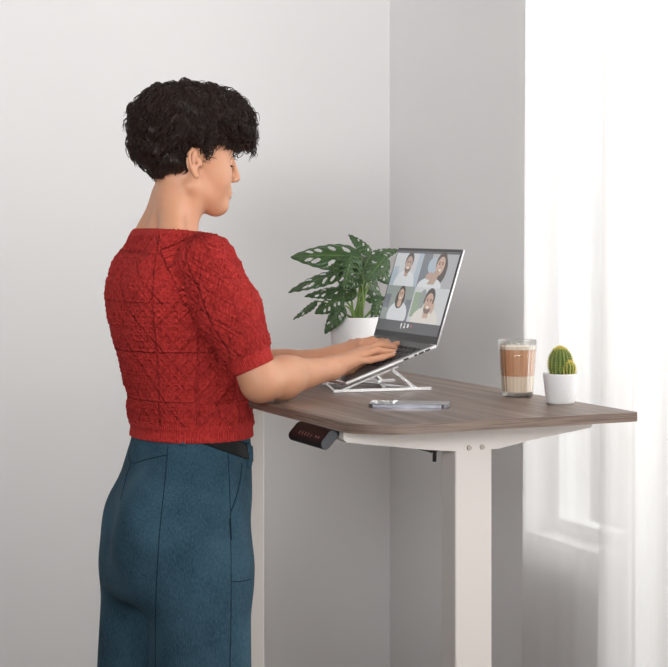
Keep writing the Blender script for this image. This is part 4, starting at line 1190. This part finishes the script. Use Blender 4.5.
# ---- hair: cropped curly volume and separate curls
def hairf(g):
    d = ell(g, W_(178, 124, 0), (.105, .102, .088))
    d = smin(d, ell(g, W_(205, 118, 0), (.090, .098, .068)), .03)
    d = smin(d, ell(g, W_(229, 129, 0), (.040, .080, .046)), .03)
    d = smin(d, ell(g, W_(160, 148, 0), (.058, .070, .055)), .03)
    d = smin(d, cap(g, W_(166, 160, 0)+np.array([0, -.018, 0]), W_(156, 174, 0)+np.array([0, -.02, 0]), .036, .016), .02)
    d = smin(d, cap(g, W_(166, 160, 0)+np.array([0, .018, 0]), W_(160, 174, 0)+np.array([0, .02, 0]), .036, .016), .02)
    for s in (-1, 1):
        q = W_(176, 163, -.055); d = smin(d, ell(g, (q[0], s*.050, q[2]), (.030, .028, .026)), .015)
    d = smin(d, ell(g, W_(240, 141, 0), (.022, .060, .029)), .015)
    # sideburns in front of the ears
    for s in (-1, 1):
        q = W_(207, 150, -.066); d = smin(d, cap(g, (q[0]+.004, s*.066, q[2]+.012), (q[0]-.006, s*.069, q[2]-.012), .014, .005), .012)
    # open the face: everything in front of and below the fringe
    a0_, z0_ = W_(221, 152, 0)[0], W_(221, 152, 0)[2]
    q = W_(224, 184, 0); d = smax(d, -ell(g, (q[0]+.000, 0, q[2]-.006), (.060, .115, .060)), .010)
    # ears stay free
    for s in (-1, 1):
        q = W_(193, 165, -.075); d = smax(d, -ell(g, (q[0]+.002, s*.088, q[2]-.001), (.0165, .034, .028)), .006)
    # below the nape line
    q0, q1 = W_(150, 184, 0), W_(186, 175, 0); kk = (q1[2]-q0[2])/(q1[0]-q0[0])
    d = smax(d, (q0[2]+(g.A-q0[0])*kk)-g.Z, .006)
    return d
hc = W_(190, 130, 0)
g = G((hc[0]-.17, -.13, W_(160, 195, 0)[2]), (hc[0]+.17, .13, W_(178, 70, 0)[2]), .003)
F = hairf(g)
lump = .0030*np.sin(g.A*105+2*np.sin(g.B*60+g.Z*30))*np.sin(g.B*95+1.5*np.sin(g.Z*70))*1.0+.003*np.sin(g.Z*150+3*np.sin(g.A*70)+2*np.cos(g.B*80))
fade = np.clip((g.Z-W_(160, 176, 0)[2])/.03, .15, 1)
v, q = nets(g, F+.004+lump*fade); v = relax(v, q, 1)
hair = mesh_from('hair', v, q, 'hair', person); hair['label'] = 'short dark curly hair'
nn_ = normals(v, q)
rnd = random.Random(3); bm = bmesh.new()
ztop = W_(180, 84, 0)[2]; znape = W_(160, 165, 0)[2]; af = W_(225, 130, 0)[0]
crown = np.array([W_(165, 95, 0)[0], 0, ztop])
ids = np.random.choice(len(v), 3600)
for i in ids:
    P = v[i]; n0 = nn_[i]
    if n0[2] < -.75 : continue
    fl = P-crown; fl = fl-n0*(fl@n0); l_ = np.linalg.norm(fl)
    if l_ < 1e-4: continue
    fl = fl/l_; sd0 = np.cross(n0, fl)
    low = P[2] < znape+.02 and P[0] < 0.02
    front = P[0] > af-.03
    ln = rnd.uniform(.018, .034) if not low else rnd.uniform(.010, .018)
    amp = 0 if low else rnd.uniform(.003, .0085)*(1.15 if front else 1)
    turns = rnd.uniform(.8, 1.7); ph0 = rnd.uniform(0, 6.28); pts = []; rs = []
    base_r = rnd.uniform(.0006, .0015); K = 12
    for k in range(K+1):
        s = k/K; cur = P+fl*ln*(s-.3)+n0*(-.0015+.0055*math.sin(PI*s)+(.004 if front else 0)*s)-np.array([0, 0, 1])*ln*.25*s*s
        a = ph0+turns*2*PI*s; cur = cur+(sd0*math.cos(a)+n0*math.sin(a)*.6)*amp*min(1, s*2)
        pts.append(Vector(cur)); rs.append(base_r*(1-.75*s**2)*(.5+.5*min(1, s*5)))
    add_tube(bm, pts, rs, 4)
# loose flyaway curls at the fringe and crown
for k in range(70):
    if k < 40: q = W_(rnd.uniform(232, 254), rnd.uniform(100, 152), rnd.uniform(-.05, .03))
    else: q = W_(rnd.uniform(150, 225), rnd.uniform(86, 100), rnd.uniform(-.04, .03))
    r0 = rnd.uniform(.003, .007); pl = rnd.uniform(0, 6.28); pts = []
    ax1 = Vector((rnd.uniform(-1, 1), rnd.uniform(-.4, .4), rnd.uniform(-1, 1))).normalized(); ax2 = ax1.cross(Vector((0, 1, .2))).normalized()
    for s in range(14):
        a = pl+s/13*5.0; pts.append(Vector(q)+(ax1*math.cos(a)+ax2*math.sin(a))*r0*(1-.3*s/13)+Vector((0, .002*s/13, 0)))
    add_tube(bm, pts, [.0006]*14, 4)
fin('curls', bm, 'hair', hair, smooth=True)['kind'] = 'stuff'
print('done', len(V_), len(sw.data.vertices))
